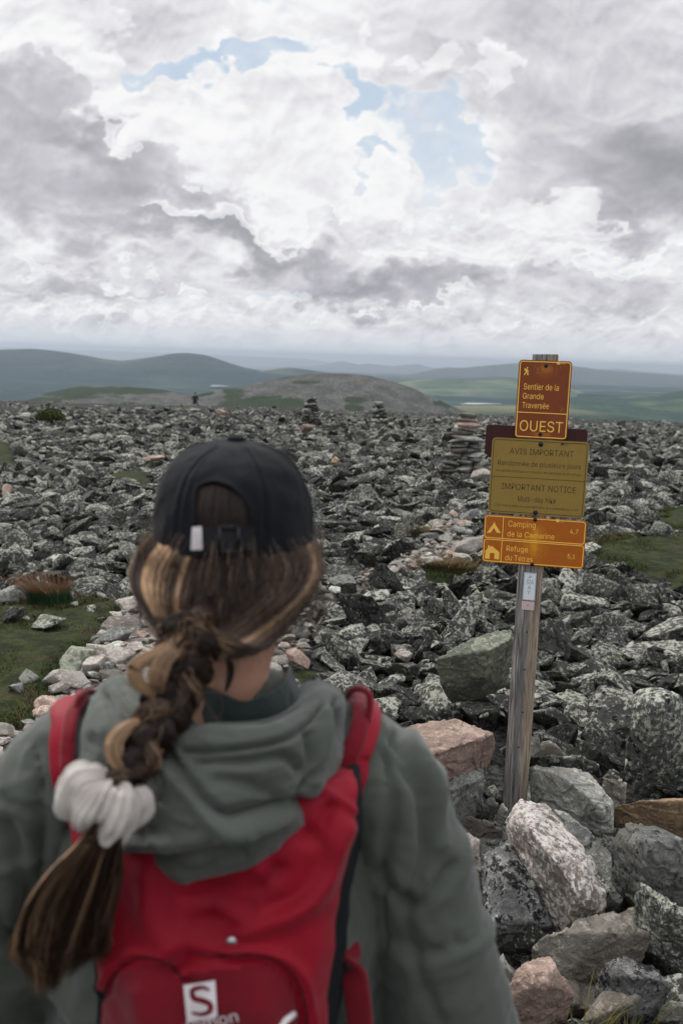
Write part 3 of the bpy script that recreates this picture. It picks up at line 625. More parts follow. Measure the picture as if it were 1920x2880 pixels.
# small rubble filling the heap
rs = np.random.RandomState(21)
zx0 = np.array(HERO_ZONE); k_ = 0
for _ in range(600):
    x, y = rs.uniform(zx0[:, 0].min(), zx0[:, 0].max()), rs.uniform(1.9, 4.4)
    if not inpoly(np.array([x]), np.array([y]), HERO_ZONE)[0] or k_ > 105: continue
    if abs(x-.63) < .09 and abs(y-3.7) < .10: continue
    s = rs.uniform(.05, .12); k_ += 1
    stone('rubble_stone', (x, y, rs.uniform(-.06, .02), s, rs.randint(NSH), rot_rand(rs, .5), 0, (1, 1, 1)), 4, (M_ROCK, M_DARKG, M_ROCK, M_TAN, M_ROCK)[rs.randint(5)], 'small rough stone wedged in the gaps of the heap at the post', 'rubble between the heaped stones')
# trail stones
def put(px, py, s, mat, label, group=None, sub=4, flat=.8, name='stone', seed=0, z=None):
    r_ = np.random.RandomState(seed+int(px)+int(py)*7); q = PG(px, py, 0); zz = float(topo(np.array([q.x]), np.array([q.y]))[0]); q = PG(px, py, zz+s*.3)
    return stone(name, (q.x, q.y, q.z, s, r_.randint(NSH), rot_rand(r_, .25), 0, (1, 1, flat)), sub, mat, label, group, 'stone')
rs = np.random.RandomState(33); cnt = 0; placed = []
TV = np.array(TRAIL)
MS = [(M_PALE, 'pale flat stone'), (M_PINK, 'pinkish stone'), (M_TAN, 'tan stone'), (M_FLAT, 'grey-green stone'), (M_PALE, 'pale flat stone'), (M_DARKG, 'dark grey stone')]
more = []
for _ in range(60000):
    yy = math.sqrt(rs.uniform(2.3**2, 14**2)); xx = rs.uniform(-.46, .40)*yy
    if not inpoly(np.array([xx]), np.array([yy]), TRAIL)[0]: continue
    s = float(np.clip(math.exp(rs.normal(math.log(.050), .45)), .022, .12))
    if any((a-xx)**2+(b_-yy)**2 < ((s+c)*.66)**2 for a, b_, c in placed): continue
    placed.append((xx, yy, s))
placed.sort(key=lambda t: -t[2]/t[1])
rest_p = []
for xx, yy, s in placed:
    z = float(topo(np.array([xx]), np.array([yy]))[0]); px, py, _ = topix(np.array([[xx, yy, z]])); px, py = px[0], py[0]
    sp = (xx, yy, z+s*.18, s, rs.randint(NSH), rot_rand(rs, .22), rs.rand(), (1, 1, .72))
    if cnt < 170 and -5 < px < 1573 and py < 2360 and not inpoly(np.array([px]), np.array([py]), BODY)[0]:
        mt, nm = MS[rs.randint(len(MS))]; stone('trail_stone', sp, 3, mt, nm+' among the small loose ones that pave the trail', nm+'s paving the trail', 'stone'); cnt += 1
    else: rest_p.append(sp)
print('TRAIL', len(placed), cnt)
def rubble(name, lst, sub, mat, label):
    V, Fc, Rn, o = [], [], [], 0; lib = [rock_shape(100+i, sub) for i in range(NSH)]
    for (x, y, z, s, k_, ang, rnd, sq) in lst:
        v, f = lib[int(k_)]; V.append((v*(s*np.array(sq))) @ ang.T+np.array([x, y, z])); Fc.append(f+o); o += len(v); Rn.append(np.full(len(v), rnd))
    tag(mesh(name, np.concatenate(V), np.concatenate(Fc), True, mat, attrs={'rnd': ('FLOAT', np.concatenate(Rn))}), label, 'gravel', kind='stuff')
M_PEB = rockmat('trail_gravel', False, pale=(.50, .47, .43), mid=(.34, .31, .28), dark=(.12, .11, .10), tint=(.40, .31, .26), lichen=.2, black=-.1, k=1.5, spots=.2)
rubble('trail_gravel', rest_p, 2, M_PEB, 'loose pale gravel and small stones along the trail')
for px, py, s, mt, lb in [(106, 1428, .10, M_CRUST, 'lichen-dotted stone alone in the upper part of the grass patch'), (265, 1436, .11, M_TAN, 'pointed tan stone at the left edge of the trail by the hair of the hiker'), (130, 1553, .085, M_PALE, 'rounded pale stone on the grass left of the trail'), (66, 1554, .065, M_FLAT, 'small grey stone in the grass, left of the rounded pale one'),
                          (133, 1580, .07, M_PALE, 'low pale stone right below the rounded pale one'), (180, 1510, .14, M_GREEN, 'broad greenish rock where the grass meets the trail'), (38, 1578, .06, M_BW, 'small speckled stone at the lower left of the grass'), (262, 1462, .10, M_DARKG, 'low dark grey stone on the grass side of the trail'),
                          (120, 1622, .06, M_PINK, 'small pinkish stone at the lower end of the grass patch'), (180, 1608, .07, M_PALE, 'pale stone in front of the left shoulder strap'), (600, 1527, .05, M_PALE, 'white chip beside the neck of the hiker'), (683, 1512, .09, M_PINK, 'flat pink stone right of the neck of the hiker'), (928, 1505, .07, M_PALE, 'pale thin stone lying in the dark rocks left of the greenish slab'),
                          (30, 1415, .10, M_ROCK, 'dark lichen rock at the upper left edge of the grass'), (255, 1505, .12, M_PALE, 'white stone beside the braid of the hiker'), (218, 1530, .09, M_PALE, 'pale angular stone just left of the braid'), (1060, 1260, .16, M_PALE, 'pale slab in the trail left of the lowest sign')]:
    put(px, py, s, mt, lb)
for px, py, s, mt, lb in [(770, 1058, .11, M_ORANGE, 'orange rock in the middle of the field'), (20, 1366-2, .11, M_DARKG, 'brownish rock near the left edge above the grass'), (18, 1365-240, .12, M_PINK, 'small pink rock near the left edge in the field'), (352, 1057-2, .14, M_PINK, 'dull pink rock above left of the cap'), (706, 982, .17, M_PINK, 'pale pink rock at the foot of the dark cairn'),
                          (1100, 1095, .22, M_PALE, 'pale pointed rock just left of the yellow sign'), (1108, 1062, .13, M_PINK, 'pink stone between the tall cairn and the signs'), (1030, 1065, .10, M_PINK, 'pink stone at the left foot of the tall cairn'), (512, 948, .34, M_PINK, 'pinkish rock heap right of the distant hiker')]:
    put(px, py, s, mt, lb, flat=1)

rs = np.random.RandomState(91)
for k_ in range(46):
    q = GRASS[0] if k_ < 30 else GRASS[1]; a = np.array(q); x, y = rs.uniform(a[:, 0].min(), a[:, 0].max()), rs.uniform(a[:, 1].min(), a[:, 1].max())
    if not inpoly(np.array([x]), np.array([y]), q)[0]: continue
    s = rs.uniform(.025, .06); z = float(topo(np.array([x]), np.array([y]))[0]); lf = k_ < 30
    stone('stone', (x, y, z+s*.05, s, rs.randint(NSH), rot_rand(rs, .25), 0, (1, 1, .8)), 4, (M_PALE, M_ROCK, M_FLAT)[rs.randint(3)], 'small stone half sunk in the '+('grass patch at the left edge' if lf else 'green patch right of the signs'), 'small stones in the '+('left grass patch' if lf else 'right green patch'), 'stone')

# ---------------------------------------------------------------- cairns
def cairn(px, py, Y, h, w_, n, label, seed, mats, extra=None):
    base = P(px, py, Y); t = empty('cairn', base, label, 'cairn', None); rs = np.random.RandomState(seed); z = -.06*h
    for i in range(n):
        f = i/(n-1); ww = w_*(1-f*.62)*rs.uniform(.88, 1.1); lay = (h*1.06)/n; k_ = 1 if (i > n*.55 or n < 5) else (3 if f < .25 else 2)
        for j in range(k_):
            v, fc = rock_shape(300+seed*20+i*3+j, 3, 1.2); v = v/np.ptp(v, axis=0)*np.array([ww/k_*1.25, ww*.8, lay*1.5]); a = rs.uniform(-.35, .35)
            Rm = np.array(Euler((rs.normal()*.06, rs.normal()*.07, a)).to_matrix()); off = (j-(k_-1)/2)*ww/k_
            mesh('stacked_stone', v @ Rm.T+np.array([off+rs.normal()*.02*w_, rs.normal()*.03*w_, z+lay*.5]), fc, True, mats[rs.randint(len(mats))] if not extra or i < n-4 else extra[i % len(extra)], parent=t)
        z += lay
    return t
cairn(1065, 1078, 16.0, .90, .74, 14, 'tall neat cairn of flat stones with pale ones on top, left of the signs', 1, [M_FLAT, M_DARKG, M_TAN], [M_PALE, M_TAN, M_PALE, M_PINK])
cairn(714, 972, 40, 1.02, .84, 10, 'dark pointed cairn standing before the grey dome', 2, [M_ROCK, M_DARKG])
cairn(868, 958, 46, .70, .85, 5, 'low twin-topped cairn below the middle of the grey dome', 3, [M_ROCK, M_DARKG])
cairn(686, 957, 60, .5, .5, 5, 'small cairn just left of the dark pointed one', 4, [M_ROCK])

# ---------------------------------------------------------------- the signpost
Bp, Tp = P(1180, 1858, 3.70), P(1252, 815, 3.70)
vA = (Tp-Bp).normalized(); nA = Vector((-.20, -1, 0)); nA = (nA-vA*nA.dot(vA)).normalized(); uA = vA.cross(nA).normalized()
if uA.x < 0: uA = -uA
FACE = .047                                   # half depth of the post
O_ = Vector(Bp)
def face_uv(px, py, d=FACE+.004):
    r = ray(px, py); o = O_+nA*d; t = (o-EYEV).dot(nA)/r.dot(nA); q = EYEV+r*t-o; return q.dot(uA), q.dot(vA)
def S1(zx, zy): return face_uv(1061.7+zx*.23607, 784+zy*.23607)
post = empty('trail_signpost', Bp, 'weathered wooden post leaning right with brown and yellow trail signs bolted to it', 'signpost')
def W3(u, v, d): return uA*u+vA*v+nA*d          # local to the post's foot
wood, g, b = newmat('weathered_wood', .85, spec=.15); tc = g.new('ShaderNodeTexCoord').outputs['Object']
UV_ = g.xyz(g.vm('DOT_PRODUCT', tc, tuple(uA)), g.vm('DOT_PRODUCT', tc, tuple(nA)), g.m('MULTIPLY', g.vm('DOT_PRODUCT', tc, tuple(vA)), .045))
gr = g.noise(UV_, 95, 6, .65, 1.4); g2 = g.noise(UV_, 26, 3, .5, .8)
col = g.mix(g.mr(gr, .3, .7), (.055, .052, .050), (.40, .375, .335)); col = g.mix(g.mr(g2, .5, .62, 0, .6), col, (.10, .10, .105))
tan = g.mr(g.m('ADD', g.sep(UV_)[0], g.m('MULTIPLY', g.m('SUBTRACT', g2, .5), .03)), .008, .018)
col = g.mix(g.m('MULTIPLY', tan, .75), col, g.mix(g.mr(gr, .3, .7), (.16, .12, .085), (.44, .35, .25)))
g.put(b.inputs['Base Color'], col); bump(g, b, gr, .8, .004)
def post_mesh():
    bot, top = -.30, (Tp-Bp).length; w_ = .046; c = .004; n = 40; V = []
    prof = [(-w_+c, w_), (w_-c, w_), (w_, w_-c), (w_, -w_+c), (w_-c, -w_), (-w_+c, -w_), (-w_, -w_+c), (-w_, w_-c)]
    for i in range(n):
        v = bot+(top-bot)*i/(n-1)
        for j, (a, d) in enumerate(prof): k_ = 1+.012*math.sin(i*1.7+j*2.1); V.append(W3(a*k_, v+(.004*math.sin(j*2.3) if i == n-1 else 0), d*k_))
    V = np.array(V); Fq = [tuple(x) for x in grid_faces(n, 8, True)]+[tuple(range(8))[::-1], tuple(range((n-1)*8, n*8))]
    return mesh('post', V, Fq, False, wood, parent=post)
post_mesh()
def paint(name, col, rough=.35, tint_patches=None, scr=None):
    m, g, b = newmat(name, rough, col, .45); tc = g.new('ShaderNodeTexCoord').outputs['Object']
    U = g.xyz(g.vm('DOT_PRODUCT', tc, tuple(uA)), g.vm('DOT_PRODUCT', tc, tuple(vA)), 0); n = g.noise(U, 30, 5, .7)
    c = g.mix(g.mr(n, .35, .75, 0, .28), col, tuple(x*.72 for x in col))
    for (u, v, ru, rv, wc, am) in (tint_patches or []):
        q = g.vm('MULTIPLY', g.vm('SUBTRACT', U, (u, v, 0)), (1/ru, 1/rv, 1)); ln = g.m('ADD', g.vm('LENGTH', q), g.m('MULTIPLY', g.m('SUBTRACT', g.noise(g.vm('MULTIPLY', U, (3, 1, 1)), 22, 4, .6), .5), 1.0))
        c = g.mix(g.mr(ln, 1.0, .0, 0, am), c, wc)  # soft-edged orange patches blended into the base colour
    if scr:
        sn = g.noise(g.vm('ADD', g.vm('MULTIPLY', U, (1, .4, 1)), g.vm('SCALE', g.noise(U, 12, 2, .5, color=True), sc=.3)), 45, 2, .4)
        c = g.mix(g.m('MULTIPLY', g.mr(g.m('ABSOLUTE', g.m('SUBTRACT', sn, .5)), .006, .0), g.mr(g.noise(U, 9, 2, .5), .56, .66)), c, scr)
    g.put(b.inputs['Base Color'], c); g.put(b.inputs['Roughness'], g.mr(n, .3, .7, rough, rough+.2)); return m
def rrect(u0, v0, u1, v1, r, n=7):
    pts = []
    for cx, cy, a0 in ((u1-r, v1-r, 0), (u0+r, v1-r, 90), (u0+r, v0+r, 180), (u1-r, v0+r, 270)):
        for k_ in range(n+1): a = R(a0+90*k_/n); pts.append((cx+r*math.cos(a), cy+r*math.sin(a)))
    return pts
def plate(name, rect, r, d0, d1, mat, parent):
    p = rrect(*rect, r); n = len(p); V = [W3(u, v, d0) for u, v in p]+[W3(u, v, d1) for u, v in p]
    return mesh(name, V, [tuple(range(n))[::-1], tuple(range(n, 2*n))]+[(i, (i+1) % n, (i+1) % n+n, i+n) for i in range(n)], False, mat, parent=parent)
def ring(name, rect, r, wd_, d0, mat, parent, cuts=()):
    a = rrect(*rect, r); u0, v0, u1, v1 = rect; b_ = rrect(u0+wd_, v0+wd_, u1-wd_, v1-wd_, max(r-wd_, .001)); n = len(a); V, Fq = [], []
    for d in (d0, d0+.0006): V += [W3(u, v, d) for u, v in a]+[W3(u, v, d) for u, v in b_]
    for i in range(n):
        j = (i+1) % n
        Fq += [(2*n+i, 2*n+j, 3*n+j, 3*n+i), (i, j, 2*n+j, 2*n+i), (n+j, n+i, 3*n+i, 3*n+j)]
    return mesh(name, V, Fq, False, mat, parent=parent)
def bars(name, lst, d0, mat, parent, th=.0006):
    V, Fq = [], []
    for q in lst:
        k_ = len(V); n = len(q); V += [W3(u, v, d0) for u, v in q]+[W3(u, v, d0+th) for u, v in q]
        Fq += [tuple(range(k_, k_+n))[::-1], tuple(range(k_+n, k_+2*n))]+[(k_+i, k_+(i+1) % n, k_+(i+1) % n+n, k_+i+n) for i in range(n)]
    return mesh(name, V, Fq, False, mat, parent=parent)
import os
try: FONT = bpy.data.fonts.load(os.path.join(bpy.utils.resource_path('LOCAL'), 'datafiles', 'fonts', 'Inter.woff2'))      # the sans that ships with Blender
except Exception: FONT = None
def text_polys(s, u0, u1, vb, vt, bold=0.0, cap='H'):
    """V, F of the string fitted to the box u0..u1 wide with capitals vb..vt high"""
    def mk(t):
        cu = bpy.data.curves.new('t', 'FONT'); cu.font = FONT or cu.font; cu.body = t; cu.size = 1; cu.resolution_u = 3; cu.offset = bold
        o = bpy.data.objects.new('t', cu); C.objects.link(o); dg = bpy.context.evaluated_depsgraph_get(); me = bpy.data.meshes.new_from_object(o.evaluated_get(dg))
        n = len(me.vertices); V = np.zeros(n*3); me.vertices.foreach_get('co', V); V = V.reshape(-1, 3); Fq = [tuple(p.vertices) for p in me.polygons]
        bpy.data.objects.remove(o); bpy.data.meshes.remove(me); bpy.data.curves.remove(cu); return V, Fq
    V, Fq = mk(s); H, _ = mk(cap); x0, x1 = V[:, 0].min(), V[:, 0].max(); hh = H[:, 1].max()
    U = u0+(V[:, 0]-x0)/(x1-x0)*(u1-u0); W_ = vb+V[:, 1]/hh*(vt-vb); return np.stack([U, W_], 1), Fq
def lettering(items, d, mat, parent, conv=S1):
    """items: (string, x0, x1, ytop, ybase) measured on the sign, at the string's left end"""
    V, Fq = [], []
    for it in items:
        s, x0, x1, yt, yb = it[:5]; bold = it[5] if len(it) > 5 else 0
        u0, vb = conv(x0, yb); _, vt = conv(x0, yt); u1 = u0+(conv(x1, yb)[0]-u0)
        P2, f = text_polys(s, u0, u1, vb, vt, bold); k_ = len(V); V += [W3(a, c, d) for a, c in P2]; Fq += [tuple(i+k_ for i in q) for q in f]
    return mesh('lettering', V, Fq, False, mat, parent=parent)
def bolt(zx, zy, d, parent, r=.0072):
    u, v = S1(zx, zy); V, Fq = [], []; n = 12
    for rr_, dd in ((r, 0), (r, .003), (r*.75, .0055), (.0001, .0062)):
        V += [W3(u+rr_*math.cos(2*math.pi*k_/n), v+rr_*math.sin(2*math.pi*k_/n), d+dd) for k_ in range(n)]
    return mesh('bolt', V, [tuple(x) for x in grid_faces(4, n, True)], True, M_BOLT, parent=parent)
M_BOLT, _, _ = newmat('dark_bolt', .5, (.012, .012, .014)); M_BACK, _, _ = newmat('dark_brown_paint', .45, (.045, .012, .010))
def rect_of(tl, tr, br, bl, conv=S1):
    q = [conv(*a) for a in (tl, tr, br, bl)]; return (q[0][0]+q[3][0])/2, (q[2][1]+q[3][1])/2, (q[1][0]+q[2][0])/2, (q[0][1]+q[1][1])/2
D1 = FACE+.002; TH = .003; PF = D1+TH           # painted face
BROWN = (.215, .046, .004); LET1 = (.95, .56, .10); ORNG = (.44, .115, .004); YEL = (.29, .188, .036); BRN2 = (.12, .045, .012)
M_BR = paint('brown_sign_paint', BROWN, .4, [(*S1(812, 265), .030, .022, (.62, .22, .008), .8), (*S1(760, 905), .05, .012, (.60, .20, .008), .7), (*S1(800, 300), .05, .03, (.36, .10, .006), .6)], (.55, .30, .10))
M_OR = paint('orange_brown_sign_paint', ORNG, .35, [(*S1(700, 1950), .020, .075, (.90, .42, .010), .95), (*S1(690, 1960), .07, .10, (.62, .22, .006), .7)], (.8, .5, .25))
M_YE = paint('yellow_sign_paint', YEL, .5); M_L1, _, _ = newmat('yellow_lettering', .5, LET1); M_L2, _, _ = newmat('brown_lettering', .5, (.075, .035, .012)); M_L3 = M_L1
M_ALU, _, _ = newmat('bare_metal_edge', .4, (.45, .40, .30))
# upper sign
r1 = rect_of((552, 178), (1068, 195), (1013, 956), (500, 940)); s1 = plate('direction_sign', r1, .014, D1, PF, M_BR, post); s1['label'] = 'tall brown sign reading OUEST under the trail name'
def inset(r, e_): return (r[0]+e_, r[1]+e_, r[2]-e_, r[3]-e_)
ring('border', inset(r1, .0035), .011, .0036, PF+.0002, M_L1, s1)
_, vdiv = S1(770, 698); ri = inset(r1, .006)
bars('divider', [[(ri[0], vdiv-.0016), (ri[2], vdiv-.0016), (ri[2], vdiv+.0016), (ri[0], vdiv+.0016)]], PF+.0002, M_L1, s1)
lettering([('Sentier de la', 592, 935, 408, 466), ('Grande', 583, 787, 500, 556), ('Traversée', 578, 838, 590, 645), ('OUEST', 552, 972, 765, 868)], PF+.0002, M_L1, s1)
def poly_px(lst): return [[S1(*p) for p in q] for q in lst]
def disc(cx, cy, r, n=10): return [(cx+r*math.cos(2*math.pi*k_/n), cy-r*math.sin(2*math.pi*k_/n)) for k_ in range(n)]
bars('hiker_pictogram', poly_px([disc(631, 256, 8)[::-1], [(604, 262), (618, 264), (616, 288), (600, 284)], [(618, 266), (632, 268), (634, 298), (612, 296)], [(630, 272), (643, 286), (640, 291), (628, 284)], [(612, 296), (626, 296), (612, 314), (606, 330), (597, 328), (603, 310)], [(622, 296), (634, 296), (638, 328), (629, 330), (625, 312)], [(641, 290), (644, 290), (641, 330), (638, 330)]]), PF+.0002, M_L1, s1)
bolt(812, 238, PF, s1); bolt(755, 903, PF, s1)
bars('park_mark', poly_px([[(916, 196), (948, 197), (947, 226), (915, 225)]])+poly_px([[(955, 207), (985, 208), (985, 212), (955, 211)], [(955, 216), (998, 218), (998, 222), (955, 220)]]), PF+.001, M_L1, s1)
# back plate behind the post
rb = rect_of((232, 805), (1222, 850), (1210, 975), (215, 1030)); rb = (rb[0]-.0, S1(230, 1028)[1]-.03, rb[2], S1(235, 805)[1]-.002)
s0 = plate('rear_sign', rb, .012, D1-.0105+.0, D1-.0075, M_BACK, post); s0['label'] = 'dark brown plate, only its two ends showing'
for o_ in (s0,): o_.location = Vector(nA)*.0
# yellow notice
r2 = rect_of((290, 942), (1235, 972), (1178, 1712), (243, 1672)); s2 = plate('notice_sign', r2, .016, D1-.0005, PF-.0005, M_YE, post); s2['label'] = 'yellow bilingual notice board in the middle'
ring('border', inset(r2, .006), .012, .0018, PF-.0003, M_L2, s2)
_, vdiv = S1(740, 1336); ri = inset(r2, .007)
bars('divider', [[(ri[0], vdiv-.0007), (ri[2], vdiv-.0007), (ri[2], vdiv+.0007), (ri[0], vdiv+.0007)]], PF-.0003, M_L2, s2)
lettering([('AVIS IMPORTANT', 457, 1080, 1036, 1092), ('Randonnée de plusieurs jours', 342, 1152, 1152, 1200), ('Ce sentier implique un coucher en camping ou en refuge', 325, 1155, 1238, 1262), ('IMPORTANT NOTICE', 378, 1104, 1376, 1434),
           ('Multi-day hike', 536, 906, 1502, 1556), ('This trail entails an overnight stay at a campsite or a hut', 314, 1125, 1576, 1600)], PF-.0003, M_L2, s2)
bolt(760, 1002, PF-.0005, s2, .0085); bolt(707, 1665, PF-.0005, s2, .0085)
bars('park_mark', poly_px([[(956, 984), (986, 985), (985, 1010), (955, 1009)]])+poly_px([[(993, 994), (1022, 995), (1022, 999), (993, 998)]]), PF+.0004, M_L2, s2)
# distance sign
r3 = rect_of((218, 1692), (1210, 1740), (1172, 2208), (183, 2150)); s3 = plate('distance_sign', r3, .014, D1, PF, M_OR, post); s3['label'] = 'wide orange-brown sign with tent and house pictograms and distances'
vm = (r3[1]+r3[3])/2; e_ = .003
for a, c in ((vm+.0016, r3[3]-e_), (r3[1]+e_, vm-.0016)):
    ring('border', (r3[0]+e_, a, r3[2]-e_, c), .011, .0032, PF+.0002, M_L1, s3)
us = S1(394, 1810)[0]; us2 = S1(376, 2050)[0]
us = (us+us2)/2
bars('divider', [[(us-.0014, vm+.004), (us+.0014, vm+.004), (us+.0014, r3[3]-.006), (us-.0014, r3[3]-.006)], [(us-.0014, r3[1]+.006), (us+.0014, r3[1]+.006), (us+.0014, vm-.004), (us-.0014, vm-.004)]], PF+.0002, M_L1, s3)
lettering([('Camping', 443, 710, 1743, 1800), ('de la Camarine', 433, 893, 1843, 1895), ('4,7', 1042, 1122, 1825, 1868), ('Refuge', 425, 634, 1985, 2038), ('du Tétras', 412, 680, 2075, 2128), ('5,1', 1018, 1092, 2068, 2110)], PF+.0002, M_L1, s3)
bars('tent_pictogram', poly_px([[(236, 1860), (302, 1772), (297, 1762), (302, 1760), (308, 1770), (314, 1760), (319, 1763), (314, 1773), (372, 1864), (335, 1862), (305, 1815), (274, 1860)]]), PF+.0002, M_L1, s3)
bars('house_pictogram', poly_px([[(216, 2112), (222, 2048), (218, 2040), (245, 2012), (247, 1985), (266, 1986), (265, 1998), (286, 1990), (358, 2052), (354, 2120), (308, 2117), (309, 2060), (266, 2058), (263, 2114)]]), PF+.0002, M_L1, s3)
bolt(705, 1735, PF, s3); bolt(675, 2168, PF, s3)
bars('park_mark', poly_px([[(908, 1730), (940, 1732), (939, 1760), (907, 1758)], [(948, 1744), (975, 1745), (975, 1749), (948, 1748)], [(948, 1754), (990, 1756), (990, 1760), (948, 1758)]]), PF+.001, M_L1, s3)
# trail marker plate
def S7(zx, zy): return face_uv(*Z7(zx, zy), FACE+.002)
M_WH, _, _ = newmat('white_plastic', .4, (.72, .76, .78)); M_BL, _, _ = newmat('pale_blue_print', .4, (.22, .42, .55)); M_TE, _, _ = newmat('teal_print', .4, (.06, .30, .36)); M_PK, _, _ = newmat('faded_pink_plastic', .5, (.62, .45, .44))
rp = rect_of((807, 186), (868, 193), (856, 324), (797, 318), S7); mk = plate('trail_marker', rp, .002, FACE+.0005, FACE+.002, M_WH, post); mk['label'] = 'small white and pale blue marker plate over a pink one'
ring('border', inset(rp, .001), .002, .0015, FACE+.0022, M_BL, mk)
lettering([('SIA', 817, 851, 222, 243), ('A', 823, 838, 250, 268), ('T', 820, 834, 275, 292)], FACE+.0022, M_TE, mk, conv=S7)
rq = rect_of((795, 324), (856, 328), (853, 370), (792, 365), S7); pk = plate('pink_plate', rq, .001, FACE+.0005, FACE+.0018, M_PK, mk)
def nail(zx, zy, parent, d, r=.0025):
    u, v = S7(zx, zy); V, f = tube(np.array([W3(u, v, d-.001), W3(u, v, d+.002)]), r, 8); return mesh('nail', V, f, False, M_BOLT, parent=parent)
nail(833, 211, mk, FACE+.002, .002); nail(824, 345, pk, FACE+.002, .002)
for zx, zy in ((820, 474), (809, 653), (799, 858), (779, 1026), (838, 206)): nail(zx, zy, post, FACE, .003)

# ---------------------------------------------------------------- plants
def grassmat(name, a, b_, tip):
    m, g, b = newmat(name, .8, spec=.15); t = attr(g, 'along'); r_ = attr(g, 'rnd')
    col = g.mix(r_, a, b_); col = g.mix(g.mr(t, .35, 1, 0, 1), col, g.mix(r_, tip, tuple(x*.7 for x in tip))); g.put(b.inputs['Base Color'], col); return m
def blades(name, roots, H, lean, wd_, mat, seed, bend=.5, spread=.6):
    rs = np.random.RandomState(seed); n = len(roots); k_ = 4; a = rs.uniform(0, 6.283, n); h = H*rs.uniform(.5, 1.25, n)
    dirn = np.stack([np.cos(a)*spread, np.sin(a)*spread, np.zeros(n)], 1)*rs.uniform(.2, 1, (n, 1))+np.array(lean)+0; sd_ = np.stack([-np.sin(a), np.cos(a), np.zeros(n)], 1)
    V = np.zeros((n, k_*2, 3)); AL = np.zeros((n, k_*2)); RN = np.repeat(rs.rand(n)[:, None], k_*2, 1)
    for i in range(k_):
        t = i/(k_-1); c = roots+np.stack([dirn[:, 0]*h*t**1.5, dirn[:, 1]*h*t**1.5, h*(t-bend*.5*t*t)], 1); w_ = wd_*(1-t*.9)
        V[:, 2*i] = c-sd_*w_/2; V[:, 2*i+1] = c+sd_*w_/2; AL[:, 2*i:2*i+2] = t
    b0 = np.arange(n)[:, None]*k_*2; Fq = np.concatenate([b0+np.array([2*i, 2*i+1, 2*i+3, 2*i+2]) for i in range(k_-1)])
    return mesh(name, V.reshape(-1, 3), Fq, True, mat, attrs={'along': ('FLOAT', AL), 'rnd': ('FLOAT', RN)})
def in_polys(n, polys, seed, clump=2.5, thr=-.15):
    rs = np.random.RandomState(seed); out_ = []
    for q in polys:
        a = np.array(q); lo, hi = a.min(0), a.max(0); area = np.prod(hi-lo); m_ = int(n*min(area, 14)); x, y = rs.uniform(lo[0], hi[0], m_), rs.uniform(lo[1], hi[1], m_)
        ed = np.where(inpoly(x, y, q), 1, -1)*pdist(x, y, q); nz = fbm(np.stack([x, y], 1)*clump, 3, seed=seed); k_ = (ed+nz*.35 > 0) & (nz > thr)
        out_.append(np.stack([x[k_], y[k_], topo(x[k_], y[k_])-.012], 1))
    return np.concatenate(out_)
g1 = grassmat('short_grass', (.013, .028, .006), (.042, .060, .012), (.075, .09, .022)); g2m = grassmat('dry_grass', (.06, .042, .016), (.12, .08, .03), (.20, .14, .07))
r0 = in_polys(7500, GRASS[:4], 5); o = blades('grass', r0, .035, (0, 0, 0), .0045, g1, 3, spread=1.0)
tag(o, 'short green grass and moss beside the trail', 'grass', kind='stuff')
r0 = in_polys(1500, GRASS[:2]+GRASS[3:5], 9, 1.6, .12); o = blades('dry_grass', r0, .05, (-.1, 0, 0), .004, g2m, 4, spread=1.2); tag(o, 'tawny dry grass scattered through the green and along the trail', 'grass', kind='stuff')
def tuft(px, py, n, H, rad, lean, mat, label, seed, wd_=.004, name='grass_tussock', spread=.6):
    q = PG(px, py, 0); z = float(topo(np.array([q.x]), np.array([q.y]))[0]); q = PG(px, py, z); rs = np.random.RandomState(seed)
    a, r_ = rs.uniform(0, 6.283, n), rad*np.sqrt(rs.rand(n)); roots = np.stack([r_*np.cos(a), r_*np.sin(a)*.6, np.zeros(n)-.01], 1)
    o = blades(name, roots, H, lean, wd_, mat, seed, spread=spread); o.location = (q.x, q.y, q.z); return tag(o, label, 'grass')
gt = grassmat('tussock_grass', (.018, .05, .022), (.035, .075, .03), (.30, .13, .07))
tuft(118, 1384, 1300, .21, .15, (-.30, 0, 0), gt, 'leaning tussock with green stems and rusty orange tips at the edge of the grass', 3)
for i, (px, py, lb) in enumerate([(1330, 2380, 'sparse yellow-green blades at the very bottom right'), (1440, 2390, 'thin bent dry blades near the bottom right corner')]):
    tuft(px, py, 26, .16, .07, (.1, 0, 0), grassmat('bottom_grass', (.10, .10, .02), (.18, .15, .03), (.30, .24, .06)), lb, 40+i, .003, spread=1.0)
for i, (px, py, s_1) in enumerate([(1010, 1300, .10), (1040, 1308, .12), (970, 1225, .12)]):
    tuft(px, py, 500, .10, .22, (0, 0, 0), g2m, ['tawny grass clump in the trail left of the lowest sign', 'tawny grass clump nearest the lowest sign', 'tawny grass clump at the far bend of the trail'][i], 60+i, .006, spread=1.1)
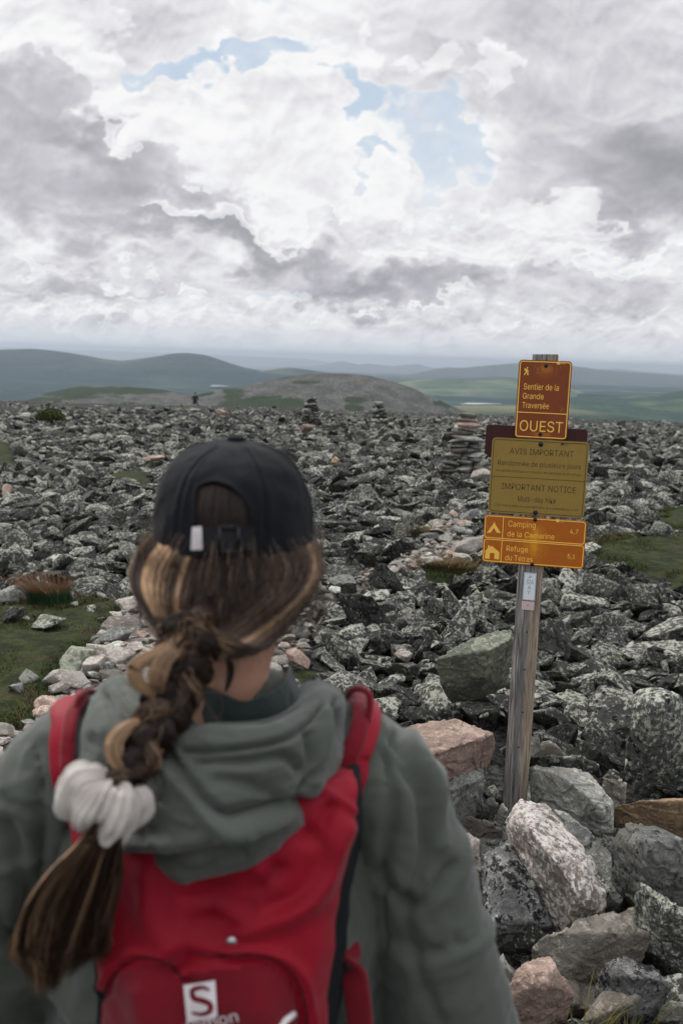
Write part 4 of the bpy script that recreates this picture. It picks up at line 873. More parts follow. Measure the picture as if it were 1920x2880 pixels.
def shrub(px, py, Y, w_, h, label, seed, col=((.03, .045, .012), (.09, .10, .025))):
    base = P(px, py, Y); rs = np.random.RandomState(seed); n = 2600; v = rs.normal(size=(n, 3)); v /= np.linalg.norm(v, axis=1)[:, None]; r_ = rs.uniform(.45, 1, n)**.5*(1+.3*fbm(v*2, 3, seed=seed))
    c = v*r_[:, None]*np.array([w_/2, w_/2.4, h]); c = c[c[:, 2] > -.05]; n = len(c); t = rs.normal(size=(n, 3)); t /= np.linalg.norm(t, axis=1)[:, None]; s = np.cross(t, rs.normal(size=(n, 3))); s /= np.linalg.norm(s, axis=1)[:, None]; L = .05*w_
    V = np.stack([c-t*L-s*0, c+s*L*.5, c+t*L, c-s*L*.5], 1).reshape(-1, 3); Fq = np.arange(n*4).reshape(-1, 4); m, g, b = newmat('shrub_leaves', .8, spec=.15); g.put(b.inputs['Base Color'], g.mix(attr(g, 'rnd'), *col))
    root = empty('shrub', base, label, 'shrub'); mesh('foliage', V, Fq, False, m, parent=root, attrs={'rnd': ('FLOAT', np.repeat(rs.rand(n), 4))})
    bw, _, _ = newmat('twig', .9, (.05, .035, .025)); tb = [tube(np.array([(0, 0, -.1), (math.cos(a)*w_*.1, math.sin(a)*w_*.08, h*.4), (math.cos(a)*w_*.3, math.sin(a)*w_*.2, h*.75)]), [.02*w_, .012*w_, .004*w_], 5) for a in (0.3, 1.7, 3.0, 4.4, 5.5)]
    V, f = join(tb); mesh('stem', V, f, True, bw, parent=root)
shrub(117, 962, 34, 1.0, .36, 'low green shrub among the rocks at the far left', 5)
# ---------------------------------------------------------------- people
from mathutils.bvhtree import BVHTree
def ell(c, r, M=None, sub=3):
    V, Fc = ICO[sub]; V = V*np.array(r)
    if M is not None: V = V @ np.array(M).T
    return V+np.array(c), [tuple(f) for f in Fc]
def limb(pts, rad, k=14, n=18, flat=1.0):
    c = catmull([list(p)+[r*flat] for p, r in zip(pts, rad)], n); flat = 1/flat; return tube(c[:, :3], c[:, 3], k, True, flat)
def sculpt(name, parts, voxel, smooth, mat, parent, disp=None, post=None, **kw):
    """one continuous surface grown over overlapping closed shapes given in world space"""
    V, Fq = join(parts); o = mesh(name, V, Fq, True); md_ = o.modifiers.new('r', 'REMESH'); md_.mode = 'VOXEL'; md_.voxel_size = voxel
    s = o.modifiers.new('s', 'SMOOTH'); s.iterations = smooth; s.factor = .6
    dg = bpy.context.evaluated_depsgraph_get(); nm = bpy.data.meshes.new_from_object(o.evaluated_get(dg)); n = len(nm.vertices)
    V = np.zeros(n*3); nm.vertices.foreach_get('co', V); V = V.reshape(-1, 3); N = np.zeros(n*3); nm.vertices.foreach_get('normal', N); N = N.reshape(-1, 3)
    old = o.data; o.modifiers.clear(); o.data = nm; bpy.data.meshes.remove(old)
    if disp: V = V+N*disp(V, N)[:, None]
    if post: V = post(V)
    nm.vertices.foreach_set('co', local(parent, V).ravel().astype(np.float32)); nm.update(); nm.polygons.foreach_set('use_smooth', np.ones(len(nm.polygons), bool))
    nm.materials.append(mat); o.parent = parent; nm.name = name; return o
def pl_dist(px, py, line):
    d = np.full(len(px), 1e9)
    for (ax, ay_), (bx, by) in zip(line[:-1], line[1:]):
        vx, vy = bx-ax, by-ay_; t = np.clip(((px-ax)*vx+(py-ay_)*vy)/(vx*vx+vy*vy+1e-9), 0, 1); d = np.minimum(d, np.hypot(px-ax-t*vx, py-ay_-t*vy))
    return d
def creases(V, lst):
    px, py, _ = topix(V); s = np.zeros(len(V))
    for line, w_, a in lst:
        ln = catmull(line, 24); d = pl_dist(px, py, [tuple(q) for q in ln]); s += a*np.exp(-(d/w_)**2)
    return s
def cloth(name, col, rough=.85, weave=900, wv=.15, var=.12, sheen=.2):
    m, g, b = newmat(name, rough, spec=.2); p = g.new('ShaderNodeTexCoord').outputs['Object']; n = g.noise(p, 9, 4, .6); f = g.noise(p, weave, 2, .5)
    c = g.mix(g.mr(n, .3, .7, 0, 1), tuple(x*(1-var) for x in col), tuple(x*(1+var) for x in col)); g.put(b.inputs['Base Color'], c)
    b.inputs['Sheen Weight'].default_value = sheen; b.inputs['Sheen Roughness'].default_value = .5; bump(g, b, f, wv, .001); return m
SKIN, g, b = newmat('skin', .5, spec=.4); pn = g.new('ShaderNodeTexCoord').outputs['Object']
g.put(b.inputs['Base Color'], g.mix(g.noise(pn, 30, 3, .5), (.42, .22, .15), (.50, .28, .20))); b.inputs['Subsurface Weight'].default_value = .08; b.inputs['Subsurface Scale'].default_value = .01
SAGE = cloth('sage_softshell', (.070, .079, .066), .75, 1200, .12, .08); SAGE_D = cloth('dark_lining', (.022, .032, .030), .9)
RED = cloth('red_nylon', (.25, .001, .013), .62, 700, .2, .10, .1); DRED = cloth('dark_red_mesh', (.15, .001, .008), .8, 500, .4, .1); CHAR = cloth('charcoal_panel', (.007, .009, .010), .95, sheen=0)
CAPM = cloth('washed_black_cotton', (.0065, .0075, .0095), .95, 800, .3, .35, .04); WHITE, _, _ = newmat('white_print', .6, (.72, .68, .68)); BLK, _, _ = newmat('black_webbing', .8, (.012, .012, .014))
STEEL, _, bb = newmat('metal_snap', .3, (.5, .5, .5)); bb.inputs['Metallic'].default_value = 1
CREAM = cloth('cream_crinkled_cotton', (.47, .43, .39), .9, 400, .5, .06, .3); TROU = cloth('dark_trousers', (.03, .033, .036)); BOOT = cloth('hiking_boot', (.06, .045, .035))

W0 = Vector((-.135, 1.13, float(topo(np.array([-.135]), np.array([1.13]))[0])))
her = empty('person', W0, 'hiker seen from behind in a black cap, grey-green hooded jacket and red backpack, long braid', 'person')
hx, hy, hz = P(533, 1200, 1.13).x, 1.135, 1.545   # middle of the head at the cap's lower edge
def body_parts():
    L = []
    for s in (-1, 1):
        L.append(limb([(W0.x+s*.09, 1.13, .92), (W0.x+s*.10, 1.12, .70), (W0.x+s*.10, 1.14, .47), (W0.x+s*.10, 1.12, .25), (W0.x+s*.10, 1.11, .08)], [.085, .075, .052, .048, .036]))
        L.append(limb([(W0.x+s*.10, 1.09, .05), (W0.x+s*.11, 1.16, .04), (W0.x+s*.12, 1.27, .03)], [.036, .036, .025], flat=1.0))
        sh_ = (W0.x+s*.155, 1.13, 1.258); wr = (W0.x+s*.298, 1.185, .81)
        L.append(limb([(W0.x+s*.05, 1.13, 1.29), sh_, (W0.x+s*.218, 1.118, 1.175), (W0.x+s*.262, 1.105, 1.05), (W0.x+s*.288, 1.13, .93), wr], [.05, .050, .044, .036, .034, .024], n=26))
        hd = np.array(wr); dn = np.array((s*.12, .30, -.95)); dn /= np.linalg.norm(dn); fw = np.array((0, .95, .3)); fw = fw-dn*fw.dot(dn); fw /= np.linalg.norm(fw); inn = np.cross(dn, fw)*(-s)
        pc = hd+dn*.05; L.append(ell(pc, (.014, .038, .048), np.stack([inn, fw, dn], 1)))
        for k_, (off, ln) in enumerate(((.028, .072), (.010, .080), (-.009, .075), (-.026, .060))):
            b0 = hd+dn*.085+fw*off; L.append(limb([b0, b0+dn*ln*.45+inn*.004, b0+dn*ln*.75+inn*.014, b0+dn*ln*.95+inn*.026], [.0088, .0082, .0078, .0068], 8, 9))
        tb = hd+dn*.03+fw*.030; L.append(limb([tb, tb+dn*.025+fw*.018+inn*.006, tb+dn*.055+fw*.022+inn*.014], [.011, .0095, .008], 8, 8))
    L.append(limb([(W0.x, 1.13, .86), (W0.x, 1.12, .98), (W0.x, 1.125, 1.10), (W0.x, 1.12, 1.20), (W0.x, 1.12, 1.28), (W0.x, 1.12, 1.34)], [.13, .125, .11, .125, .12, .06], 20, 24, .72))
    L.append(limb([(W0.x, 1.12, 1.28), (W0.x+.002, 1.115, 1.37), (hx+.012, 1.13, 1.47), (hx, 1.14, 1.53)], [.062, .053, .052, .055], 18, 12))
    L.append(ell((hx, hy, 1.562), (.074, .090, .082))); L.append(ell((hx, hy+.035, 1.50), (.054, .058, .062)))
    L.append(ell((hx, hy+.098, 1.515), (.011, .016, .022), sub=2)); L.append(ell((hx, hy+.090, 1.478), (.022, .010, .008), sub=2)); L.append(ell((hx, hy+.080, 1.448), (.020, .018, .016), sub=2))
    for s in (-1, 1): L.append(ell((hx+s*.076, hy+.01, 1.515), (.008, .018, .030), sub=2)); L.append(ell((hx+s*.030, hy+.080, 1.535), (.013, .010, .008), sub=2))
    return L
sculpt('body', body_parts(), .0045, 6, SKIN, her)
def sleeve_folds(V, N):
    q = V*np.array([7, 7, 13.]); r = fbm(q+fbm(V*6, 2, seed=3)[:, None]*1.5, 4, .5, seed=8, billow=True)
    d = r*.0105+fbm(V*4.5, 3, seed=9)*.012
    return d+creases(V, [([(905, 1680), (888, 1790), (880, 1930), (884, 2080), (890, 2200)], 3.5, -.006), ([(70, 1700), (95, 1810), (100, 1950), (90, 2100)], 3.5, -.006)])+1.4*creases(V, [([(905, 1700), (960, 1830), (975, 1960), (930, 2080)], 20, -.010), ([(885, 1740), (900, 1850), (880, 1990)], 15, -.008), ([(870, 2010), (940, 2080), (985, 2060), (1030, 1990)], 14, -.009), ([(935, 1700), (1000, 1820), (1010, 1940)], 17, .006),
                         ([(900, 2150), (960, 2190), (1050, 2170)], 20, -.005), ([(20, 1900), (60, 2050), (40, 2160)], 22, -.010), ([(90, 1800), (100, 1950), (70, 2100)], 20, -.008), ([(0, 2120), (60, 2180), (130, 2170)], 18, -.008), ([(930, 2100), (960, 2230), (1010, 2352)], 16, -.005)])
def jacket_parts():
    L = [limb([(W0.x, 1.13, .82), (W0.x, 1.125, .95), (W0.x, 1.125, 1.08), (W0.x, 1.125, 1.18), (W0.x, 1.13, 1.26), (W0.x, 1.13, 1.32), (W0.x, 1.13, 1.37)], [.20, .203, .203, .188, .150, .102, .066], 24, 30, .74)]
    for s in (-1, 1):
        L.append(limb([(W0.x+s*.04, 1.13, 1.285), (W0.x+s*.11, 1.13, 1.276), (W0.x+s*.180, 1.125, 1.256), (W0.x+s*.216, 1.118, 1.195), (W0.x+s*.245, 1.11, 1.12), (W0.x+s*.268, 1.105, 1.04), (W0.x+s*.290, 1.12, .95), (W0.x+s*.302, 1.15, .88), (W0.x+s*.298, 1.185, .82)],
                      [.058, .065, .069, .068, .066, .072, .082, .068, .050], 18, 40))
    return L
jk = sculpt('jacket', jacket_parts(), .0055, 8, SAGE, her, sleeve_folds)
tp = []
for s in (-1, 1): tp.append(limb([(W0.x+s*.085, 1.13, .93), (W0.x+s*.10, 1.12, .70), (W0.x+s*.10, 1.14, .47), (W0.x+s*.10, 1.12, .25), (W0.x+s*.10, 1.11, .10)], [.115, .098, .074, .070, .062]))
tp.append(limb([(W0.x, 1.13, .80), (W0.x, 1.13, .90), (W0.x, 1.13, 1.0)], [.15, .155, .14], 18, 8, .75))
sculpt('trousers', tp, .009, 6, TROU, her, lambda V, N: fbm(V*12, 3, seed=4)*.006)
for s in (-1, 1): sculpt('boot', [limb([(W0.x+s*.10, 1.10, .16), (W0.x+s*.10, 1.10, .07)], [.058, .056]), limb([(W0.x+s*.10, 1.07, .048), (W0.x+s*.11, 1.17, .045), (W0.x+s*.12, 1.30, .035)], [.050, .052, .036])], .006, 5, BOOT, her)

# hood, lying open on the back
G8 = [  # rows from the inside of the collar over the rim and down the outside; columns from left front round the back to right front
 [(340, 1660, 1.19), (370, 1660, 1.13), (430, 1720, 1.08), (520, 1730, 1.065), (600, 1710, 1.075), (650, 1660, 1.12), (665, 1600, 1.18)],
 [(310, 1610, 1.20), (345, 1610, 1.12), (420, 1690, 1.05), (515, 1700, 1.03), (610, 1680, 1.045), (665, 1630, 1.10), (690, 1575, 1.17)],
 [(275, 1572, 1.20), (305, 1558, 1.12), (405, 1655, 1.01), (510, 1668, .985), (615, 1655, 1.00), (690, 1608, 1.07), (715, 1562, 1.16)],
 [(235, 1580, 1.19), (255, 1580, 1.09), (380, 1672, .975), (505, 1676, .950), (635, 1664, .965), (730, 1600, 1.04), (755, 1560, 1.15)],
 [(200, 1625, 1.18), (212, 1660, 1.06), (360, 1730, .955), (495, 1735, .930), (650, 1710, .945), (765, 1625, 1.025), (790, 1590, 1.14)],
 [(186, 1690, 1.165), (192, 1760, 1.045), (345, 1800, .945), (485, 1815, .912), (655, 1790, .935), (765, 1705, 1.01), (797, 1640, 1.13)],
 [(184, 1760, 1.15), (205, 1860, 1.035), (335, 1890, .935), (470, 1900, .898), (645, 1860, .925), (755, 1775, 1.00), (795, 1700, 1.12)],
 [(190, 1810, 1.14), (232, 1930, 1.035), (345, 1970, .940), (455, 1970, .905), (620, 1925, .930), (730, 1830, 1.00), (788, 1750, 1.115)],
 [(200, 1840, 1.14), (262, 1978, 1.045), (385, 2034, .960), (480, 2012, .930), (612, 1968, .945), (705, 1872, 1.01), (778, 1785, 1.115)],
 [(215, 1835, 1.15), (285, 1965, 1.07), (395, 2015, .995), (480, 1995, .985), (600, 1945, .985), (690, 1855, 1.04), (765, 1775, 1.13)]]
def patch(G_, nu, nv):
    A = np.array([[tuple(P(*q)) for q in r] for r in G_])           # rows, cols, 3
    cols = np.stack([catmull(A[i], nu) for i in range(len(A))]); return np.stack([catmull(cols[:, j], nv) for j in range(nu)], 1)
def normals(Gd):
    du = np.gradient(Gd, axis=1); dv = np.gradient(Gd, axis=0); n = np.cross(du, dv); n /= np.linalg.norm(n, axis=2)[..., None]+1e-9; return n
Gd = patch(G8, 190, 170); Nn = normals(Gd); V = Gd.reshape(-1, 3); N = Nn.reshape(-1, 3)
if (N[170//2*190+95]).dot(np.array([0, -1, 0])) < 0: N = -N
cr = [([(372, 1716), (425, 1785), (505, 1868), (590, 1858), (735, 1848)], 13, -.010), ([(372, 1740), (450, 1830), (520, 1905), (640, 1890), (720, 1870)], 22, .006), ([(420, 1722), (520, 1722), (640, 1704), (700, 1668), (735, 1625)], 7, -.006),
      ([(455, 1746), (560, 1748), (650, 1738), (690, 1770)], 13, -.006), ([(705, 1690), (712, 1760), (690, 1840)], 10, -.006), ([(770, 1610), (772, 1680), (735, 1760), (700, 1810)], 8, -.009), ([(745, 1640), (735, 1720), (715, 1790)], 14, .006), ([(500, 1790), (560, 1800), (640, 1830)], 16, -.004),
      ([(290, 1975), (400, 1975), (560, 1940), (700, 1870)], 13, -.005), ([(300, 1940), (420, 1935), (560, 1900)], 18, .004), ([(215, 1700), (235, 1800), (280, 1900)], 18, -.004), ([(240, 1600), (262, 1650), (270, 1740)], 12, -.005), ([(380, 1985), (450, 2000), (560, 1965)], 12, -.004)]
d = creases(V, cr)*1.9+fbm(V*16, 3, .5, seed=12)*.005+fbm(V*np.array([20, 20, 45]), 4, .55, seed=13, billow=True)*.0035
rowid = np.repeat(np.arange(170), 190); d = d*sstep(rowid, 25, 60)
V = V+N*d[:, None]
def solid(name, Gn, nr, nc, th, mat, parent, Nf, **kw):
    inner = Gn-Nf*th; n = nr*nc; Fq = grid_faces(nr, nc); b1 = [i for i in range(nc)]; b2 = [(nr-1)*nc+i for i in range(nc)]; l_ = [i*nc for i in range(nr)]; r_ = [i*nc+nc-1 for i in range(nr)]
    F2 = Fq[:, ::-1]+n; E = []
    for e_ in (b1, b2, l_, r_):
        for a, c in zip(e_[:-1], e_[1:]): E.append((a, c, c+n, a+n))
    return mesh(name, local(parent, np.concatenate([Gn, inner])), np.concatenate([Fq, F2, np.array(E)]), True, mat, parent=parent, **kw)
hood = solid('hood', V, 170, 190, .003, SAGE, her, N)
# hem piping along the hood's rim and the collar standing inside it
rim = Gd[46]; v_, f_ = tube(rim[::4]+np.array([0, -.001, .001]), .0022, 8); mesh('rim_piping', local(her, v_), f_, True, SAGE, parent=hood)
col_g = [[(395, 1600, 1.17), (430, 1560, 1.10), (500, 1585, 1.055), (560, 1610, 1.045), (620, 1590, 1.06), (655, 1560, 1.10), (662, 1530, 1.17)],
         [(390, 1640, 1.18), (425, 1640, 1.10), (500, 1655, 1.05), (565, 1660, 1.04), (635, 1640, 1.055), (675, 1600, 1.10), (680, 1580, 1.18)],
         [(385, 1700, 1.18), (415, 1720, 1.10), (500, 1730, 1.055), (565, 1730, 1.045), (640, 1710, 1.06), (690, 1660, 1.11), (700, 1640, 1.18)]]
Gc = patch(col_g, 80, 30); Nc = normals(Gc).reshape(-1, 3); Vc = Gc.reshape(-1, 3); Vc = Vc+Nc*(fbm(Vc*40, 3, seed=3)*.003)[:, None]
solid('collar', Vc, 30, 80, .003, SAGE_D, her, Nc)

# ---------------------------------------------------------------- backpack
PK = [(1775, 300, 790, 1.035, 1.09), (1800, 285, 822, 1.00, 1.09), (1850, 265, 829, .975, 1.09), (1950, 243, 815, .955, 1.09), (2050, 216, 797, .945, 1.09), (2130, 205, 785, .935, 1.09), (2200, 203, 775, .925, 1.09), (2280, 206, 768, .915, 1.09), (2352, 212, 764, .910, 1.09), (2480, 222, 756, .908, 1.09), (2600, 240, 742, .92, 1.09), (2700, 300, 700, .95, 1.08), (2740, 380, 620, .99, 1.06)]
bag = empty('backpack', W0+Vector((0, -.1, .9)), 'small red backpack with a white logo patch worn over the jacket', 'backpack')
def pack():
    rows = []; K = 96; a = np.linspace(0, 2*math.pi, K, endpoint=False)
    kp = catmull(PK, 120)
    for py, l_, r_, yf, yb in kp:
        ye = yf+.035; pl, pr, pf = P(l_, py, ye), P(r_, py, ye), P((l_+r_)/2, py, yf); cx = (pl.x+pr.x)/2; ax = (pr.x-pl.x)/2; z = pf.z
        yc = (yf+yb)/2; by = (yb-yf)/2; c, s = np.cos(a), np.sin(a); e_ = 2/3.0
        x = cx+ax*np.sign(s)*np.abs(s)**e_*(1+.11*sstep(-c, -.30, .25)*min(max((py-1850)/150, 0), 1)); y = yc-by*np.sign(c)*np.abs(c)**e_; sl = (pr.z-pl.z)/(pr.x-pl.x)
        rows.append(np.stack([x, y, z+(x-cx)*sl], 1))
    Gp = np.array(rows); nr = len(rows); N = normals(Gp).reshape(-1, 3); V = Gp.reshape(-1, 3)
    ctr = np.repeat(Gp.mean(1), K, 0); N = N*np.sign(((V-ctr)*N).sum(1))[:, None]; N[~np.isfinite(N)] = 0
    cr = [([(505, 2035), (498, 2080), (490, 2120), (440, 2190), (424, 2240), (425, 2352), (430, 2500)], 13, -.016), ([(440, 2050), (480, 2100), (530, 2160)], 10, -.008), ([(640, 1990), (600, 2040), (550, 2110), (500, 2150)], 12, -.012), ([(590, 1985), (615, 2030), (580, 2080), (540, 2110)], 18, .010),
          ([(340, 2010), (350, 2100), (380, 2170)], 30, .012), ([(250, 2010), (270, 2100), (262, 2200)], 22, -.006), ([(455, 2010), (420, 2100), (400, 2180)], 20, .008), ([(560, 2140), (640, 2110), (730, 2040), (790, 1900)], 26, .012), ([(520, 2185), (620, 2188), (690, 2240), (715, 2340), (715, 2500)], 8, .010),
          ([(530, 2205), (610, 2206), (670, 2255), (694, 2340), (690, 2500)], 9, -.010), ([(236, 2290), (262, 2235), (320, 2205), (380, 2215), (420, 2260)], 9, -.010), ([(228, 2270), (258, 2218), (320, 2190), (390, 2200), (430, 2240)], 8, .006),
          ([(700, 1900), (740, 1960), (700, 2040), (640, 2080)], 16, -.007), ([(760, 1850), (735, 1900), (700, 1930)], 9, -.008), ([(735, 1810), (775, 1835), (815, 1862)], 8, .005), ([(500, 2110), (500, 2230), (520, 2352)], 11, -.008), ([(330, 2280), (340, 2352), (345, 2450)], 40, .012), ([(590, 2260), (600, 2352), (600, 2450)], 45, .012)]
    d = creases(V, cr)+fbm(V*13, 3, .5, seed=22)*.006+fbm(V*np.array([35, 35, 18]), 3, .5, seed=23, billow=True)*.0022
    V = V+N*d[:, None]
    Fq = grid_faces(nr, K, True); col = Fq[:, 0] % K; an = np.minimum(col, K-col)*360/K; mi = np.where(an < 68, 0, 1)
    px, py, _ = topix(V[Fq[:, 0]]); low = (py > 2212) & (inpoly(px, py, [(238, 2352), (240, 2280), (268, 2232), (320, 2208), (380, 2220), (416, 2262), (430, 2352), (430, 2800), (238, 2800)]) | inpoly(px, py, [(516, 2352), (505, 2260), (530, 2212), (600, 2212), (660, 2252), (688, 2352), (688, 2800), (516, 2800)]) | (inpoly(px, py, [(425, 2230), (516, 2215), (530, 2800), (425, 2800)])))
    mi = np.where((mi == 0) & low, 2, mi)
    top = list(range(K)); bot = list(range((nr-1)*K, nr*K)); cap = []
    V = np.concatenate([V, [V[:K].mean(0)], [V[-K:].mean(0)]]); n0 = nr*K
    tri = [(i, (i+1) % K, n0, n0) for i in range(K)]; Fl = [tuple(q) for q in Fq]+[(i, (i+1) % K, n0)[::-1] for i in range(K)]+[((nr-1)*K+i, (nr-1)*K+(i+1) % K, n0+1) for i in range(K)]
    mi = list(mi)+[0]*K+[1]*K
    o = mesh('pack_body', local(bag, V), Fl, True, parent=bag, mats=[RED, CHAR, DRED], midx=mi); return o, V, Fl
po, PV, PF_ = pack(); bv = BVHTree.FromPolygons([tuple(v) for v in PV], PF_)
def on_pack(px, py, lift=.0012):
    r = ray(px, py); h, nn, i, dd = bv.ray_cast(EYEV, r); return h-r*lift if h else EYEV+r*1.0
def decal(name, P2, Fq, mat, parent, lift=.0012): return mesh(name, local(bag, np.array([tuple(on_pack(a, c, lift)) for a, c in P2])), Fq, True, mat, parent=parent)
def quadpatch(c4, n=10):
    c4 = np.array(c4, float); s, t = np.meshgrid(np.linspace(0, 1, n), np.linspace(0, 1, n)); s, t = s[..., None], t[..., None]
    return ((c4[0]*(1-s)+c4[1]*s)*(1-t)+(c4[3]*(1-s)+c4[2]*s)*t).reshape(-1, 2), grid_faces(n, n)
lg = [(421, 2263), (494, 2252), (499, 2336), (430, 2350)]
P2, f = quadpatch(lg); lo = decal('logo_patch', P2, f, WHITE, po)
def s_shape():                                  # bold S-like curl cut in two strokes
    out_, w_ = [], 9
    pts = [(482, 2274), (462, 2268), (441, 2276), (446, 2293), (466, 2299), (482, 2307), (482, 2322), (464, 2330), (440, 2326)]
    c = catmull(pts, 40); t = np.gradient(c, axis=0); t /= np.linalg.norm(t, axis=1)[:, None]; n = np.stack([-t[:, 1], t[:, 0]], 1); ww = (w_*(.25+.75*np.sin(np.linspace(.05, math.pi-.05, 40))**.6))[:, None]*.75
    return np.concatenate([c+n*ww, c-n*ww]), [(i, i+1, 41+i, 40+i) for i in range(39)]
P2, f = s_shape(); decal('logo_letter', P2, f, DRED, lo, .0022)
def warp_text(s, x0, y0, x1, y1, hgt):
    T2, f = text_polys(s, 0, 1, 0, 1, 0, 'x'); e1 = np.array([x1-x0, y1-y0]); up = np.array([e1[1], -e1[0]])/np.linalg.norm(e1)*hgt
    return np.array([x0, y0])+T2[:, :1]*e1+T2[:, 1:]*up, f
P2, f = warp_text('salomon', 388, 2384, 548, 2346, 20); decal('lettering', P2, f, WHITE, po, .0018)
sn = on_pack(533, 2163, .0); v_, f_ = ell(tuple(sn), (.0065, .004, .0065)); mesh('snap', local(bag, v_), f_, True, STEEL, parent=bag)
v_, f_ = tube(np.array([tuple(on_pack(x, y, .002)) for x, y in ((636, 2372), (655, 2345), (676, 2328))]), .0035, 8); mesh('cord_tab', local(bag, v_), f_, True, WHITE, parent=bag)
ZIPM, _, _ = newmat('zip_tape', .6, (.05, .002, .006))
for ln in ([(500, 2196), (560, 2192), (625, 2200), (676, 2242), (702, 2320), (706, 2400), (706, 2520)], [(232, 2400), (236, 2300), (262, 2238), (320, 2200), (386, 2212), (424, 2252)]):
    v_, f_ = tube(np.array([tuple(on_pack(x, y, .0008)) for x, y in catmull(ln, 60)]), .0013, 6); mesh('seam_piping', local(bag, v_), f_, True, ZIPM, parent=po)
JB = BVHTree.FromPolygons([tuple(v.co+W0) for v in jk.data.vertices], [tuple(p.vertices) for p in jk.data.polygons])
def hug(c, off):                                # keep webbing on the outside of the jacket
    o_ = []
    for q in c:
        l_, n_, _, _ = JB.find_nearest(Vector(q)); s_d = (Vector(q)-l_).dot(n_); o_.append(tuple(l_+n_*off) if s_d < off or (0 < s_d < .05) else tuple(q))
    o_ = np.array(o_); k_ = np.array([.1, .2, .4, .2, .1]); return np.stack([np.convolve(np.pad(o_[:, i], 2, mode='edge'), k_, 'valid') for i in range(3)], 1)
def strap(name, pts, wd_, th, mat, parent, seed=0):
    c = catmull([tuple(P(*q)) if len(q) == 3 else tuple(q[:3]) for q in pts], 60); c = c if name == 'hip_wing' else hug(c, .005 if wd_ > .02 else .009); T, _, _ = frames(c); ctr = np.array([W0.x, 1.13, 1.20]); ctr = np.tile(ctr, (60, 1)); ctr[:, 0] = c[:, 0]*.88+.12*W0.x; out_ = c-ctr; out_ = out_-T*(out_*T).sum(1)[:, None]; out_ /= np.linalg.norm(out_, axis=1)[:, None]
    side = np.cross(T, out_); a = np.linspace(0, 2*math.pi, 16, endpoint=False); ca, sa = np.sign(np.cos(a))*np.abs(np.cos(a))**.6, np.sign(np.sin(a))*np.abs(np.sin(a))**.6
    V = (c[:, None]+side[:, None]*(ca*wd_/2)[None, :, None]+out_[:, None]*(sa*th/2)[None, :, None]).reshape(-1, 3); Fq = [tuple(x) for x in grid_faces(60, 16, True)]+[tuple(range(16))[::-1], tuple(range(59*16, 60*16))]
    return mesh(name, local(parent, V), Fq, True, mat, parent=parent)
LS = [(205, 1960, 1.02), (172, 1870, 1.045), (152, 1780, 1.055), (148, 1710, 1.075), (162, 1655, 1.11), (185, 1640, 1.15), (215, 1665, 1.20), (215, 1760, 1.235), (205, 1900, 1.245)]
RS = [(790, 1870, 1.00), (798, 1810, 1.03), (818, 1740, 1.05), (832, 1690, 1.08), (832, 1652, 1.12), (815, 1640, 1.16), (790, 1670, 1.21), (780, 1760, 1.24), (775, 1900, 1.25)]
for S_ in (LS, RS):
    w_ = .030 if S_ is LS else .034; o = strap('shoulder_strap', S_, w_, .010, RED, bag)
    strap('strap_mesh', [(q[0]+(14 if S_ is LS else -12), q[1]+2, q[2]-.004) for q in S_[:6]], w_*.55, .010, DRED, o)
for nm, q in (('left', [(172, 1660, 1.09), (176, 1625, 1.10), (184, 1600, 1.11), (200, 1588, 1.13), (222, 1592, 1.15)]), ('right', [(798, 1600, 1.13), (806, 1586, 1.12), (826, 1582, 1.11), (845, 1592, 1.10), (850, 1614, 1.095), (845, 1650, 1.09), (842, 1668, 1.09)])):
    v_, f_ = tube(catmull([tuple(P(*p)) for p in q], 30), .0042, 8); mesh('strap_loop', local(bag, v_), f_, True, DRED, parent=bag)
o = strap('hip_wing', [(812, 2760, 1.02), (822, 2600, 1.01), (828, 2450, 1.005), (826, 2350, 1.005), (818, 2270, 1.01), (806, 2205, 1.025), (790, 2150, 1.05)], .030, .012, DRED, bag)

# ---------------------------------------------------------------- cap
def capmesh():
    nr, K = 110, 260; a = np.linspace(0, 2*math.pi, K, endpoint=False); rows = []
    for i in range(nr):
        t = i/(nr-1); zz = math.sin(t*math.pi/2); rad = max(1-zz**2.55, 0)**(1/2.55)*(1+.02*math.sin(math.pi*t)); z = hz-.006+.113*zz
        x = hx+.0925*rad*np.sin(a); y = hy+.006-.104*rad*np.cos(a)
        rows.append(np.stack([x, y, z-.006*np.cos(a)*(1-t)+0*a], 1))
    Gp = np.array(rows); N = normals(Gp).reshape(-1, 3); V = Gp.reshape(-1, 3); c = np.array([hx, hy, hz]); N = N*np.sign(((V-c)*N).sum(1))[:, None]
    d = fbm(V*20, 3, .5, seed=41)*.0042+fbm(V*60, 3, .5, seed=42)*.0006
    an = np.degrees(np.arctan2(V[:, 0]-hx, -(V[:, 1]-hy))); zf = np.clip((V[:, 2]-hz)/.107, 0, 1)
    for s0 in (-152, -92, -32, 28, 88, 148):
        dd = np.abs((an-s0+180) % 360-180); d += np.where(zf < .97, -.0016*np.exp(-(dd/1.3)**2)+.0012*np.exp(-((dd-4)/2.0)**2), 0)
    px, py, _ = topix(V); back = V[:, 1] < hy
    arch = [(449, 1214), (446, 1165), (452, 1122), (474, 1108), (500, 1106), (530, 1116), (558, 1140), (576, 1170), (583, 1214)]
    d += np.where(back & (py < 1200), .0018*np.exp(-(pdist(px, py, arch)/9)**2), 0)
    V = V+N*d[:, None]; Fq = grid_faces(nr, K, True); px, py, _ = topix(V); fp = (px[Fq].mean(1), py[Fq].mean(1)); keep = ~(inpoly(fp[0], fp[1], arch) & (V[Fq[:, 0], 1] < hy))
    o = mesh('cap', local(her, V), Fq[keep], True, CAPM, parent=her); md_ = o.modifiers.new('thick', 'SOLIDIFY'); md_.thickness = .0022; md_.offset = -1
    cb = BVHTree.FromPolygons([tuple(v) for v in V], [tuple(q) for q in Fq]); return o, cb
capo, cb = capmesh()
